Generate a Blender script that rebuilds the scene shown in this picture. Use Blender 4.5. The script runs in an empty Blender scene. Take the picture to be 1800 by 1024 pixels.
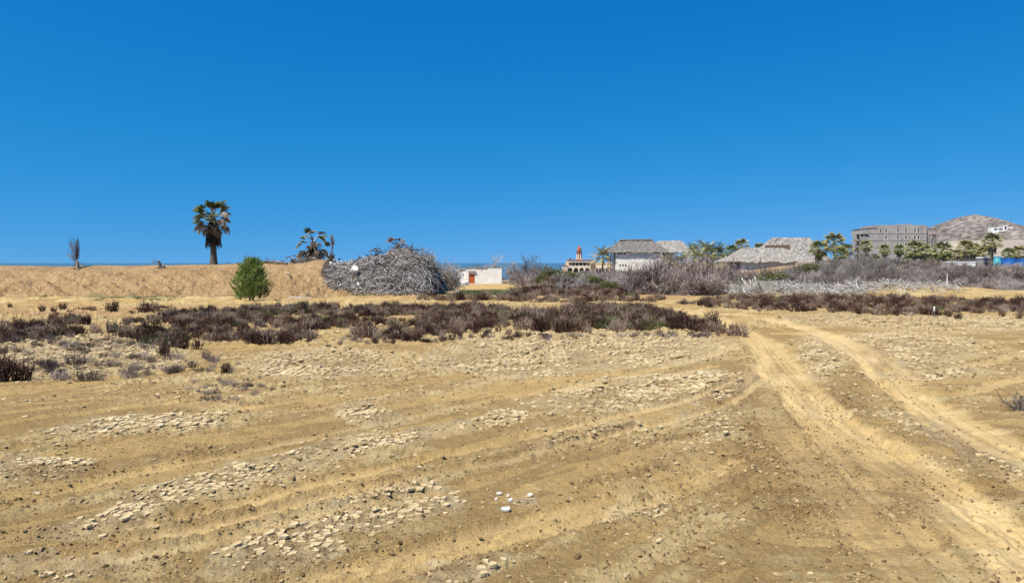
import bpy, math, random
import numpy as np
from mathutils import Vector, Matrix, Euler
random.seed(7); RNG = np.random.default_rng(7)
SC = bpy.context.scene
COL = SC.collection
R = math.radians

# ---------------------------------------------------------------- camera, sky, sun
CAMZ = 2.0; F = 1300.0; HOR = 462.0
PITCH = math.atan((512 - HOR) / F)
cam_d = bpy.data.cameras.new("camera"); cam = bpy.data.objects.new("camera", cam_d); COL.objects.link(cam)
cam.location = (0, 0, CAMZ); cam.rotation_euler = (R(90) - PITCH, 0, 0)
cam_d.sensor_width = 36; cam_d.lens = 36 * F / 1800; cam_d.clip_start = 0.05; cam_d.clip_end = 60000
SC.camera = cam

SUN = Vector((-0.40, -0.40, 0.82)).normalized()
world = bpy.data.worlds.new("World"); SC.world = world; world.use_nodes = True
wn = world.node_tree; wn.nodes.clear()
sky = wn.nodes.new("ShaderNodeTexSky"); sky.sky_type = 'NISHITA'; sky.sun_disc = False
sky.sun_elevation = math.asin(SUN.z); sky.sun_rotation = math.atan2(SUN.x, SUN.y)
sky.altitude = 0; sky.air_density = 1.0; sky.dust_density = 0.15; sky.ozone_density = 4.0
bg = wn.nodes.new("ShaderNodeBackground"); bg.inputs['Strength'].default_value = 0.11
wo = wn.nodes.new("ShaderNodeOutputWorld")
tcw = wn.nodes.new("ShaderNodeTexCoord"); vm = wn.nodes.new("ShaderNodeVectorMath"); vm.operation = 'MULTIPLY_ADD'   # clear, dustless air down to the sea
vm.inputs[1].default_value = (1, 1, .80); vm.inputs[2].default_value = (0, 0, .175)
wn.links.new(tcw.outputs['Generated'], vm.inputs[0]); wn.links.new(vm.outputs[0], sky.inputs[0])
sp = wn.nodes.new("ShaderNodeSeparateColor"); cb = wn.nodes.new("ShaderNodeCombineColor"); wn.links.new(sky.outputs[0], sp.inputs[0])
def _pw(ch, k, e, g):      # deep saturated blue of the photograph: x -> g * (k x)^e
    a = wn.nodes.new("ShaderNodeMath"); a.operation = 'MULTIPLY'; a.use_clamp = True; a.inputs[1].default_value = k; wn.links.new(sp.outputs[ch], a.inputs[0])
    p = wn.nodes.new("ShaderNodeMath"); p.operation = 'POWER'; p.inputs[1].default_value = e; wn.links.new(a.outputs[0], p.inputs[0])
    m = wn.nodes.new("ShaderNodeMath"); m.operation = 'MULTIPLY'; m.inputs[1].default_value = g / k; wn.links.new(p.outputs[0], m.inputs[0]); wn.links.new(m.outputs[0], cb.inputs[ch])
_pw(0, .11, 4.1, 24.0); _pw(1, .11, 1.12, .745); _pw(2, .11, .70, .755)
wn.links.new(cb.outputs[0], bg.inputs['Color']); wn.links.new(bg.outputs[0], wo.inputs[0])
sl = bpy.data.lights.new("sun", 'SUN'); sl.energy = 5.0; sl.angle = R(0.5); sl.color = (1.0, 0.925, 0.79)
so = bpy.data.objects.new("sun", sl); COL.objects.link(so); so.rotation_euler = SUN.to_track_quat('Z', 'Y').to_euler()
SC.view_settings.view_transform = 'Standard'; SC.view_settings.look = 'None'
SC.view_settings.gamma = 1.0; SC.view_settings.use_curve_mapping = False; SC.view_settings.exposure = 0.52

# ---------------------------------------------------------------- maths helpers
CP, SP = math.cos(PITCH), math.sin(PITCH)
def W(px, py, Y):
    a = (px - 900) / F; b = (512 - py) / F
    ry = CP + b * SP; rz = -SP + b * CP
    t = Y / ry
    return Vector((a * t, Y, CAMZ + rz * t))
def WX(px, Y): return W(px, 470, Y).x
def WZ(py, Y): return W(900, py, Y).z
def G0(px, py):
    "pixel -> point on the plane z=0"
    a = (px - 900) / F; b = (512 - py) / F
    ry = CP + b * SP; rz = -SP + b * CP
    t = -CAMZ / rz
    return (a * t, ry * t)
def proj(x, y, z=0.0):
    d = y * CP - (z - CAMZ) * SP; u = y * SP + (z - CAMZ) * CP
    d = np.maximum(d, 0.3)
    return 900 + F * x / d, 512 - F * u / d
def sst(a, b, x):
    t = np.clip((x - a) / (b - a), 0, 1); return t * t * (3 - 2 * t)
def hsh(ix, iy, s):
    h = (ix.astype(np.int64) * 374761393 + iy.astype(np.int64) * 668265263 + s * 974634777) & 0xffffffff
    h = ((h ^ (h >> 13)) * 1274126177) & 0xffffffff
    return ((h ^ (h >> 16)) & 0xffff).astype(np.float32) / 65535.0
def vn(x, y, s=0):
    x = np.asarray(x, dtype=np.float64); y = np.asarray(y, dtype=np.float64)
    ix = np.floor(x); iy = np.floor(y); fx = (x - ix).astype(np.float32); fy = (y - iy).astype(np.float32)
    ix = ix.astype(np.int64); iy = iy.astype(np.int64)
    fx = fx * fx * (3 - 2 * fx); fy = fy * fy * (3 - 2 * fy)
    a = hsh(ix, iy, s); b = hsh(ix + 1, iy, s); c = hsh(ix, iy + 1, s); d = hsh(ix + 1, iy + 1, s)
    return (a * (1 - fx) + b * fx) * (1 - fy) + (c * (1 - fx) + d * fx) * fy
def fbm(x, y, s=0, o=4):
    r = 0; a = .5; t = 0
    for i in range(o):
        r = r + a * vn(x * 2 ** i + 17.3 * i, y * 2 ** i - 9.1 * i, s + i); t += a; a *= .5
    return r / t
def ell(px, py, cx, cy, rx, ry, ang=0):
    "soft ellipse mask laid on the ground"
    c, s = math.cos(R(ang)), math.sin(R(ang))
    dx, dy = px - cx, py - cy
    u = (dx * c - dy * s) / rx; v = (dx * s + dy * c) / ry
    return np.clip(1.35 - (u * u + v * v) * .85, 0, 1)

# ---------------------------------------------------------------- tagging
def tag(o, label=None, cat=None, group=None, kind=None):
    if label: o['label'] = label
    if cat: o['category'] = cat
    if group: o['group'] = group
    if kind: o['kind'] = kind
    return o
def empty(name, loc, rz=0, label=None, cat=None, group=None):
    o = bpy.data.objects.new(name, None); COL.objects.link(o); o.location = loc; o.rotation_euler = (0, 0, rz)
    o.empty_display_size = .2
    return tag(o, label, cat, group)
def copy_tree(o, parent=None):
    c = o.copy(); COL.objects.link(c); c.parent = parent
    for ch in list(o.children): copy_tree(ch, c)
    return c

# ---------------------------------------------------------------- mesh helpers
def mesh_np(name, V, Fs, mat=None, smooth=False):
    "V (n,3); Fs list of (m,k) int arrays"
    me = bpy.data.meshes.new(name)
    V = np.asarray(V, dtype=np.float32)
    loops = np.concatenate([f.ravel() for f in Fs]).astype(np.int32)
    tot = np.concatenate([np.full(len(f), f.shape[1], dtype=np.int32) for f in Fs])
    st = np.zeros(len(tot), dtype=np.int32); st[1:] = np.cumsum(tot)[:-1]
    me.vertices.add(len(V)); me.vertices.foreach_set('co', V.ravel())
    me.loops.add(len(loops)); me.loops.foreach_set('vertex_index', loops)
    me.polygons.add(len(tot)); me.polygons.foreach_set('loop_start', st)
    me.polygons.foreach_set('use_smooth', np.full(len(tot), smooth, dtype=bool))
    me.update(calc_edges=True)
    if mat: me.materials.append(mat)
    return me
def obj(name, me, parent=None, loc=None):
    o = bpy.data.objects.new(name, me); COL.objects.link(o)
    if parent: o.parent = parent
    if loc is not None: o.location = loc
    return o
class MB:
    def __init__(s): s.v = []; s.f = []
    def add(s, v, f):
        n = len(s.v); s.v += [tuple(p) for p in v]; s.f += [tuple(i + n for i in q) for q in f]; return s
    def box(s, x0, x1, y0, y1, z0, z1):
        v = [(x0,y0,z0),(x1,y0,z0),(x1,y1,z0),(x0,y1,z0),(x0,y0,z1),(x1,y0,z1),(x1,y1,z1),(x0,y1,z1)]
        return s.add(v, [(0,3,2,1),(4,5,6,7),(0,1,5,4),(1,2,6,5),(2,3,7,6),(3,0,4,7)])
    def lathe(s, cx, cy, prof, n=14):
        v = []; f = []
        for r, z in prof:
            for k in range(n): v.append((cx + r * math.cos(2*math.pi*k/n), cy + r * math.sin(2*math.pi*k/n), z))
        for i in range(len(prof) - 1):
            for k in range(n):
                f.append((i*n+k, i*n+(k+1)%n, (i+1)*n+(k+1)%n, (i+1)*n+k))
        f.append(tuple(range(n))[::-1]); f.append(tuple((len(prof)-1)*n+k for k in range(n)))
        return s.add(v, f)
    def mesh(s, name, mat, smooth=False):
        me = bpy.data.meshes.new(name); me.from_pydata(s.v, [], s.f); me.update()
        if mat: me.materials.append(mat)
        if smooth:
            for p in me.polygons: p.use_smooth = True
        return me
    def build(s, name, mat, parent=None, loc=None, smooth=False): return obj(name, s.mesh(name, mat, smooth), parent, loc)

def tubes(P, Rr, sides=3):
    "P (N,K,3) polylines, Rr (N,K) radii -> verts, faces"
    P = np.asarray(P, dtype=np.float64); N, K, _ = P.shape
    T = np.gradient(P, axis=1); T /= np.linalg.norm(T, axis=2, keepdims=True) + 1e-9
    ref = np.where(np.abs(T[..., 2:3]) > .9, np.array([1., 0, 0]), np.array([0, 0, 1.]))
    A = np.cross(T, ref); A /= np.linalg.norm(A, axis=2, keepdims=True) + 1e-9
    B = np.cross(T, A)
    if sides == 2:
        V = np.stack([P + A * Rr[..., None], P - A * Rr[..., None]], axis=2).reshape(-1, 3)
        b = (np.arange(N) * K * 2)[:, None] + (np.arange(K - 1) * 2)[None]
        b = b.ravel()
        return V, np.stack([b, b + 1, b + 3, b + 2], 1)
    ang = np.arange(sides) * 2 * math.pi / sides
    V = P[:, :, None, :] + Rr[..., None, None] * (A[:, :, None, :] * np.cos(ang)[None, None, :, None] + B[:, :, None, :] * np.sin(ang)[None, None, :, None])
    V = V.reshape(-1, 3)
    base = (np.arange(N) * K * sides)[:, None, None] + (np.arange(K - 1) * sides)[None, :, None]
    k = np.arange(sides)[None, None]; k2 = (k + 1) % sides
    a = (base + k).ravel(); b = (base + k2).ravel()
    return V, np.stack([a, b, b + sides, a + sides], 1)
def join(parts):
    Vs = []; Fq = {}; n = 0
    for V, Fc in parts:
        Vs.append(V); Fq.setdefault(Fc.shape[1], []).append(Fc + n); n += len(V)
    return np.concatenate(Vs), [np.concatenate(a) for a in Fq.values()]
def unit(v): return v / (np.linalg.norm(v, axis=-1, keepdims=True) + 1e-9)
def branches(rng, n0, ratios, L, spread, r0, K=4, up=0.25, lens=.62, base=0.1, wob=.18, sides=(5, 3, 3, 2, 2), dev=.9, zmin=None):
    """branching twigs: returns list of (V,F) and the tip points"""
    out = []
    az = rng.uniform(0, 2*math.pi, n0); el = rng.uniform(0, spread, n0)
    D = np.stack([np.sin(el)*np.cos(az), np.sin(el)*np.sin(az), np.cos(el)], 1)
    S = np.stack([np.cos(az)*base*rng.uniform(0,1,n0), np.sin(az)*base*rng.uniform(0,1,n0), np.zeros(n0)], 1)
    Ls = L * rng.uniform(.6, 1.1, n0); rad = np.full(n0, r0)
    for lv in range(len(ratios) + 1):
        N = len(S); P = np.zeros((N, K, 3)); P[:, 0] = S; d = D.copy()
        for k in range(1, K):
            d = unit(d + rng.normal(0, wob, (N, 3)) + np.array([0, 0, up * .3]))
            P[:, k] = P[:, k-1] + d * (Ls / (K-1))[:, None]
        if zmin is not None: P[..., 2] = np.maximum(P[..., 2], zmin)
        Rr = rad[:, None] * np.linspace(1, .5, K)[None]
        out.append(tubes(P, Rr, sides[lv]))
        if lv == len(ratios): break
        m = ratios[lv]
        t = rng.uniform(.25, 1, (N, m)) * (K - 1); i = np.minimum(t.astype(int), K - 2); f = t - i
        n_ = np.arange(N)[:, None]
        S2 = P[n_, i] * (1 - f)[..., None] + P[n_, i + 1] * f[..., None]
        D2 = unit(P[n_, i+1] - P[n_, i] + rng.normal(0, dev * .6, (N, m, 3)) + np.array([0, 0, up * .4]))
        S = S2.reshape(-1, 3); D = unit(D2.reshape(-1, 3))
        Ls = np.repeat(Ls, m) * lens * rng.uniform(.6, 1.15, N*m); rad = np.repeat(rad, m) * .55
    return out, P[:, -1]
def leaves(rng, C, n, spread, size, jit=.5, aspect=.35, upb=.3):
    "n leaf quads round every centre in C"
    N = len(C) * n
    c = np.repeat(C, n, 0) + rng.normal(0, spread, (N, 3))
    d = unit(rng.normal(0, 1, (N, 3)) + np.array([0, 0, upb])); s = unit(np.cross(d, rng.normal(0, 1, (N, 3))))
    L = (size * rng.uniform(1 - jit, 1 + jit, N))[:, None]
    V = np.stack([c, c + d*L*.5 + s*L*aspect, c + d*L, c + d*L*.5 - s*L*aspect], 1).reshape(-1, 3)
    b = np.arange(N) * 4
    return V, np.stack([b, b+1, b+2, b+3], 1)

# ---------------------------------------------------------------- materials
def mat(name, cols, scale=6., rough=.9, bump=.0, bscale=30., detail=6, obrand=0., spec=.2, stretch=None, bdist=.02):
    m = bpy.data.materials.new(name); m.use_nodes = True; nt = m.node_tree; N = nt.nodes; Lk = nt.links
    b = N['Principled BSDF']; b.inputs['Roughness'].default_value = rough
    b.inputs['Specular IOR Level'].default_value = spec
    tc = N.new('ShaderNodeTexCoord'); src = tc.outputs['Object']
    if stretch:
        mp = N.new('ShaderNodeMapping'); mp.inputs['Scale'].default_value = stretch; Lk.new(src, mp.inputs[0]); src = mp.outputs[0]
    no = N.new('ShaderNodeTexNoise'); no.inputs['Scale'].default_value = scale; no.inputs['Detail'].default_value = detail
    no.inputs['Roughness'].default_value = .65; Lk.new(src, no.inputs['Vector'])
    fac = no.outputs['Fac']
    if obrand:
        oi = N.new('ShaderNodeObjectInfo'); mr = N.new('ShaderNodeMath'); mr.operation = 'MULTIPLY_ADD'
        mr.inputs[1].default_value = obrand; Lk.new(oi.outputs['Random'], mr.inputs[0])
        s2 = N.new('ShaderNodeMath'); s2.operation = 'SUBTRACT'; Lk.new(fac, s2.inputs[0]); s2.inputs[1].default_value = obrand / 2
        Lk.new(s2.outputs[0], mr.inputs[2]); fac = mr.outputs[0]
    cr = N.new('ShaderNodeValToRGB'); e = cr.color_ramp.elements
    n = len(cols)
    pos = [.3 + .4 * i / (n-1) for i in range(n)]
    e[0].position = pos[0]; e[0].color = (*cols[0], 1); e[1].position = pos[-1]; e[1].color = (*cols[-1], 1)
    for i in range(1, n-1):
        q = e.new(pos[i]); q.color = (*cols[i], 1)
    Lk.new(fac, cr.inputs[0]); Lk.new(cr.outputs[0], b.inputs['Base Color'])
    if bump:
        n2 = N.new('ShaderNodeTexNoise'); n2.inputs['Scale'].default_value = bscale; n2.inputs['Detail'].default_value = 5
        Lk.new(src, n2.inputs['Vector'])
        bp = N.new('ShaderNodeBump'); bp.inputs['Strength'].default_value = bump; bp.inputs['Distance'].default_value = bdist
        Lk.new(n2.outputs['Fac'], bp.inputs['Height']); Lk.new(bp.outputs[0], b.inputs['Normal'])
    return m
M = {}
M['bleached'] = mat('bleached_wood', [(.07,.058,.05),(.21,.185,.165),(.46,.43,.40)], 5, .85, .3, 60, obrand=.7)
M['white_wood'] = mat('white_wood', [(.14,.125,.11),(.34,.315,.285),(.62,.59,.55)], 5, .85, obrand=.4)
M['twig'] = mat('grey_twig', [(.10,.085,.075),(.24,.21,.19),(.44,.40,.37)], 5, .9, obrand=.5)
M['twig_lilac'] = mat('lilac_twig', [(.10,.073,.065),(.235,.185,.17),(.42,.35,.325)], 2.0, .9, obrand=.6)
M['twig_dark'] = mat('dark_twig', [(.05,.04,.035),(.13,.11,.10),(.25,.22,.20)], 3, .9)
M['reed'] = mat('dry_stem', [(.09,.08,.075),(.20,.18,.165),(.36,.33,.30)], 3, .9, obrand=.3)
M['pickle'] = mat('saltbush', [(.045,.022,.017),(.095,.050,.036),(.145,.092,.062),(.26,.195,.145)], 7, .8, obrand=.8)
M['pickle_grey'] = mat('saltbush_grey', [(.07,.05,.042),(.17,.13,.11),(.33,.28,.24)], 7, .85, obrand=.6)
M['pickle_green'] = mat('saltbush_green', [(.045,.045,.02),(.10,.10,.045),(.18,.17,.09)], 7, .8, obrand=.5)
M['red_plant'] = mat('red_succulent', [(.06,.03,.02),(.15,.08,.055),(.26,.17,.11)], 8, .8, obrand=.5)
M['green_cover'] = mat('green_cover', [(.04,.06,.02),(.09,.13,.05),(.18,.2,.1)], 8, .8, obrand=.5)
M['leaf_green'] = mat('bright_leaf', [(.045,.08,.016),(.13,.20,.04),(.34,.39,.13)], 3, .7)
M['leaf_olive'] = mat('olive_leaf', [(.04,.045,.015),(.09,.10,.03),(.17,.16,.06)], 2, .8)
M['palm_green'] = mat('palm_leaf', [(.06,.08,.02),(.16,.185,.055),(.38,.37,.16)], 2.5, .5, spec=.4)
M['palm_olive'] = mat('palm_leaf_dry_green', [(.10,.10,.035),(.25,.24,.09),(.48,.43,.22)], 3, .5, spec=.4)
M['palm_dead'] = mat('dead_frond', [(.09,.07,.055),(.25,.21,.165),(.48,.42,.35)], 5, .8)
M['palm_skirt'] = mat('dead_skirt', [(.04,.03,.027),(.105,.085,.07),(.24,.20,.165)], 6, .9)
M['trunk'] = mat('palm_trunk', [(.045,.035,.03),(.11,.09,.072),(.20,.17,.14)], 8, .9, .6, 25, stretch=(1, 1, 4))
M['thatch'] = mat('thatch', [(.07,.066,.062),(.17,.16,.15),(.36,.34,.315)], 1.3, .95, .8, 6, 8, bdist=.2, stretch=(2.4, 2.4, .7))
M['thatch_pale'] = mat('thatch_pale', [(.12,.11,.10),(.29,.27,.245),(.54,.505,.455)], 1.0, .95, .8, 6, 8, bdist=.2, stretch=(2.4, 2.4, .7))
M['stucco'] = mat('white_stucco', [(.55,.54,.50),(.66,.65,.61),(.74,.73,.70)], 1.2, .9, .2, 20)
M['stucco_grey'] = mat('grey_stucco', [(.40,.39,.37),(.50,.49,.465),(.58,.57,.54)], .8, .9, .2, 10)
M['concrete'] = mat('raw_concrete', [(.21,.205,.20),(.30,.29,.28),(.39,.38,.36)], .35, .9, .4, 2, 8)
M['concrete_dark'] = mat('dark_concrete', [(.12,.11,.10),(.18,.165,.15),(.25,.23,.21)], .5, .9)  # darker concrete; carries painted shade on the apartment's recess and side walls
M['dark'] = mat('dark_opening', [(.015,.014,.013),(.03,.028,.026)], 2, .6)
M['glass'] = mat('window_glass', [(.03,.035,.04),(.07,.08,.09)], 1, .15, spec=.5)
M['ochre'] = mat('ochre_plaster', [(.50,.34,.18),(.62,.44,.25),(.70,.54,.36)], .6, .9)
M['cream'] = mat('cream_plaster', [(.60,.50,.38),(.70,.60,.48),(.76,.68,.56)], .8, .9)
M['terracotta'] = mat('terracotta', [(.22,.08,.05),(.32,.12,.075),(.42,.19,.12)], 3, .85)
M['door'] = mat('orange_door', [(.28,.06,.015),(.45,.11,.03),(.6,.2,.07)], 6, .7, .3, 30, stretch=(1,1,6))
M['wood'] = mat('old_timber', [(.08,.055,.04),(.15,.11,.08),(.25,.2,.15)], 4, .9)
M['pebble'] = mat('white_shell', [(.62,.60,.54),(.74,.72,.67),(.82,.80,.76)], 12, .7, .3, 60)
M['tank_blue'] = mat('blue_plastic', [(.008,.07,.30),(.012,.12,.42),(.03,.18,.50)], 1.5, .6, spec=.4)
M['tank_cyan'] = mat('cyan_plastic', [(.05,.34,.46),(.09,.44,.56),(.16,.52,.62)], 2, .5, spec=.4)
M['paint'] = mat('white_paint', [(.68,.68,.66),(.78,.78,.76),(.82,.82,.8)], 3, .7)
M['debris'] = mat('debris', [(.10,.075,.06),(.25,.2,.17),(.5,.46,.42)], 4, .9, obrand=.4)
M['plate'] = mat('mud_crust', [(.37,.27,.14),(.52,.41,.235),(.66,.56,.375)], 2.5, .95, .5, 70, 8, bdist=.01)
M['metal'] = mat('rusty_bar', [(.08,.06,.05),(.14,.10,.08)], 4, .7)

# ---------------------------------------------------------------- terrain
def lin(v, pts):
    xs = [p[0] for p in pts]; ys = [p[1] for p in pts]; return np.interp(v, xs, ys)
PILE = (-8.0, 49.0)
LOBES = [(-7.2, 49.4, 2.5, 3.4, 2.5), (-8.9, 48.6, 2.6, 3.4, 2.15), (-10.5, 48.2, 1.8, 2.8, 1.75), (-5.8, 50.2, 1.3, 2.0, .85), (-7.6, 46.9, 2.6, 2.2, 1.2)]
def pile_m(x, y):
    m = np.zeros(np.shape(x))
    for cx, cy, rx, ry, h in LOBES: m = np.maximum(m, h * np.clip(1 - ((x - cx) / rx) ** 2 - ((y - cy) / ry) ** 2, 0, 1) ** .7)
    return m * (.82 + .36 * fbm(np.asarray(x) * .9, np.asarray(y) * .9, 205, 3))
def terrain(x, y):
    x = np.asarray(x, dtype=np.float64); y = np.asarray(y, dtype=np.float64)
    yy = np.maximum(y, 1.0); q = x / yy                 # bearing
    z_l = lin(y, [(0,0),(45,0),(100,-.8),(135,-1.0),(190,-6),(20000,-40)])
    z_r = lin(y, [(0,0),(45,0),(100,-.8),(200,-1.2),(300,-2.2),(800,-1),(20000,20)])
    z_rr = lin(y, [(0,0),(46,0),(70,.35),(90,1.1),(112,1.65),(160,.9),(320,0),(800,3),(20000,60)])
    s1 = sst(.045, .10, q); s2 = sst(.30, .46, q)
    z = z_l * (1 - s1) + (z_r * (1 - s2) + z_rr * s2) * s1
    z = z + 1.95 * np.exp(-((x - 51) / 12) ** 2 - ((y - 147) / 12) ** 2)
    # the earth bank on the left
    foot = 43.3 + 1.6 * (fbm(x * .09, x * 0, 3, 2) - .5) + np.where(x > -14, (x + 14) * .25, 0)
    H = 1.93 + .11 * (fbm(x * .55, x * 0, 4, 3) - .4) - np.clip((-20 - x) * .004, 0, .1)
    k = np.clip((y - foot) / 4.6, 0, 1); prof = k ** .9
    prof = prof - .03 * np.exp(-((k - 1) / .12) ** 2)
    back = 1 - sst(62, 110, y) * 1.0
    side = 1 - sst(-10.2, -6.5, x)
    bank = H * prof * side
    z = np.where(y > 80, z * (1 - side * (1 - sst(80, 140, y))) , z)
    z = z + bank * np.where(y > 60, back, 1)
    far_l = side * sst(75, 150, y); z = z - far_l * 2.5
    # ridge set back on the bank, and its mound
    z = z + .27 * np.exp(-((y - 53.5) / 4.2) ** 2) * sst(-20.5, -17.5, x) * (1 - sst(-12, -9, x))
    z = z + .32 * np.exp(-((x + 12.6) / 1.0) ** 2 - ((y - 48.5) / 2.0) ** 2)
    # mound below the branch pile
    m = pile_m(x, y)
    z = np.where(m > 0, np.maximum(z, m * sst(0, .12, m)), z)
    # low brown mound by the shed
    z = z + .95 * np.exp(-((x - 3.0) / 2.0) ** 2 - ((y - 58) / 3.0) ** 2)
    # windrow on the right
    z = z + .40 * np.exp(-((y - 45.5) / 1.3) ** 2) * sst(12.5, 15, x) * (1 - sst(24, 34, x)) * (.6 + .8 * fbm(x * .7, y * .7, 5, 2))
    # sandy shelf on the far right
    z = z + .22 * sst(41.5, 43.0, y) * (1 - sst(46, 50, y)) * sst(20, 24, x)
    z = z + (fbm(x * .25, y * .25, 11, 3) - .5) * .10 * sst(9, 16, y)
    z = z + (fbm(x * .05, y * .05, 12, 3) - .5) * .8 * sst(60, 140, y) * (1 - sst(500, 900, y) * .0)
    return z
def tzs(px, Y): return float(terrain(np.array([(px-900)/F*Y]), np.array([Y]))[0])
def tz(x, y): return float(terrain(np.array([x]), np.array([y]))[0])

def line(*pts): return [G0(*p) for p in pts]
# (polyline in world metres, half width, depth, light)
TR = [
 (line((1172,543),(1240,555),(1300,578),(1345,610),(1372,650),(1398,690),(1445,735),(1520,785),(1610,845),(1720,920),(1830,1000),(1990,1130)), .44, .03, .95),
 (line((1290,575),(1340,600),(1375,640),(1425,690),(1500,745),(1600,815),(1720,895),(1860,985)), .11, .02, .6),
 (line((1310,585),(1350,640),(1380,700),(1425,760),(1500,840),(1600,930),(1700,1030)), .12, .02, .55),
 (line((1360,610),(1400,655),(1460,710),(1550,775),(1680,850),(1840,950)), .09, .02, .6),
 (line((1190,545),(1290,553),(1380,568),(1460,592),(1530,630),(1585,680),(1650,728),(1730,772),(1810,805),(1960,860)), .40, .03, .95),
 (line((1240,550),(1350,563),(1440,585),(1500,612),(1560,655),(1620,705),(1700,755),(1800,800)), .10, .02, .5),
 (line((1300,562),(1420,590),(1490,625),(1540,665),(1610,735),(1700,800),(1820,870)), .09, .02, .5),
 (line((1620,656),(1690,645),(1760,632),(1850,615)), .15, .03, .7),
 (line((1640,700),(1700,690),(1760,672),(1850,650)), .15, .03, .7),
 (line((1330,640),(1330,690),(1370,760),(1440,840),(1520,930),(1610,1030)), .22, .015, .35),
 (line((-80,1020),(0,1000),(300,940),(600,868),(900,804),(1100,760),(1200,737),(1290,705),(1345,660)), .108, .035, .75),
 (line((200,1100),(600,1006),(800,949),(1000,898),(1200,848),(1290,812)), .11, .03, .6),
 (line((0,952),(300,915),(600,841),(835,790),(1037,744),(1200,705),(1300,665)), .108, .03, .7),
 (line((-60,905),(0,895),(200,840),(400,800),(600,757),(800,715),(1000,680),(1200,640),(1300,612)), .101, .025, .55),
 (line((-60,1010),(300,968),(560,905),(760,868)), .10, .02, .5),
 (line((500,1060),(760,985),(960,930),(1160,880),(1300,825)), .10, .03, .6),
 (line((960,668),(1100,655),(1220,632),(1310,602)), .12, .02, .4),
 (line((900,645),(1080,628),(1220,612),(1300,592)), .12, .015, .4),
 (line((760,705),(920,690),(1100,672),(1250,645)), .12, .02, .4),
 (line((200,700),(450,720),(600,716),(780,690),(900,660)), .15, .015, .3),
 (line((1400,585),(1550,598),(1700,600),(1850,596)), .2, .02, .35),
 (line((1450,560),(1600,574),(1850,577)), .25, .02, .35),
 (line((1500,630),(1620,618),(1850,588)), .12, .02, .35),
]
CRUST = [(1040,614,230,32,0),(900,636,150,24,0),(1130,690,180,28,5),(1230,668,60,12,0),(560,640,120,26,0),(640,728,60,20,-10),(685,892,100,36,12),
 (800,1008,95,24,0),(1245,742,48,24,0),(330,872,260,20,14),(480,965,110,34,12),(1625,757,75,16,-20),(1745,815,70,14,-20),(1440,625,40,32,-55),
 (870,735,45,12,8),(120,625,190,34,0),(1585,612,130,26,0),(1700,568,200,12,0),(700,775,110,10,14),(120,985,90,16,10),(1050,762,90,10,14),
 (1110,905,60,10,10),(560,790,110,12,14),(1460,560,90,8,0),(1640,652,80,14,0),(250,745,140,16,5),(60,820,90,16,8),(900,880,30,10,0)]
DARK = [(1340,780,60,110,-35),(1440,850,60,100,-40),(1500,690,45,42,-40),(1600,880,40,60,-40),(1290,690,50,40,0),(1720,810,90,22,-35),(660,855,60,8,12),(1090,838,90,8,14),
 (120,820,60,12,5),(330,790,60,14,0),(1560,640,60,12,-40),(330,900,60,10,10),(60,940,60,8,8),(1010,770,120,8,14),(1200,905,60,6,10),(1330,870,40,30,-35),(1180,770,100,6,14)]
RED = [(200,546,170,6,2),(100,535,60,4,0),(1000,515,120,7,0),(1160,506,30,4,0),(1700,514,170,5,0),(500,514,120,8,0),(720,520,60,6,0),(1150,522,60,6,0),(60,552,60,4,0)]
GREEN = [(270,521,70,3.2,1),(120,522,90,2.6,0),(840,514,70,4,2),(600,519,60,3,0),(500,520,40,3,0)]

def crustmask(px, py, x, y):
    c = np.zeros_like(px)
    for e in CRUST: c = np.maximum(c, ell(px, py, *e))
    return c
def dist_poly(x, y, pl):
    best = np.full(x.shape, 1e9, dtype=np.float32); lat = np.zeros_like(best); al = np.zeros_like(best); acc = 0
    for (ax, ay), (bx, by) in zip(pl[:-1], pl[1:]):
        dx, dy = bx - ax, by - ay; L = math.hypot(dx, dy)
        t = np.clip(((x - ax) * dx + (y - ay) * dy) / (L * L), 0, 1)
        ex = x - ax - t * dx; ey = y - ay - t * dy
        d = np.sqrt(ex * ex + ey * ey); m = d < best
        best = np.where(m, d, best); al = np.where(m, acc + t * L, al); lat = np.where(m, np.sign(dx * ey - dy * ex) * d, lat)
        acc += L
    return best, lat, al
def smooth_line(pl, n=6):
    P = [Vector((*p, 0)) for p in pl]; out = []
    for i in range(len(P) - 1):
        p0 = P[max(i-1, 0)]; p1 = P[i]; p2 = P[i+1]; p3 = P[min(i+2, len(P)-1)]
        for k in range(n):
            t = k / n
            q = .5 * ((2*p1) + (p2-p0)*t + (2*p0-5*p1+4*p2-p3)*t*t + (3*p1-p0-3*p2+p3)*t**3)
            out.append((q.x, q.y))
    out.append((P[-1].x, P[-1].y)); return out

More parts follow.
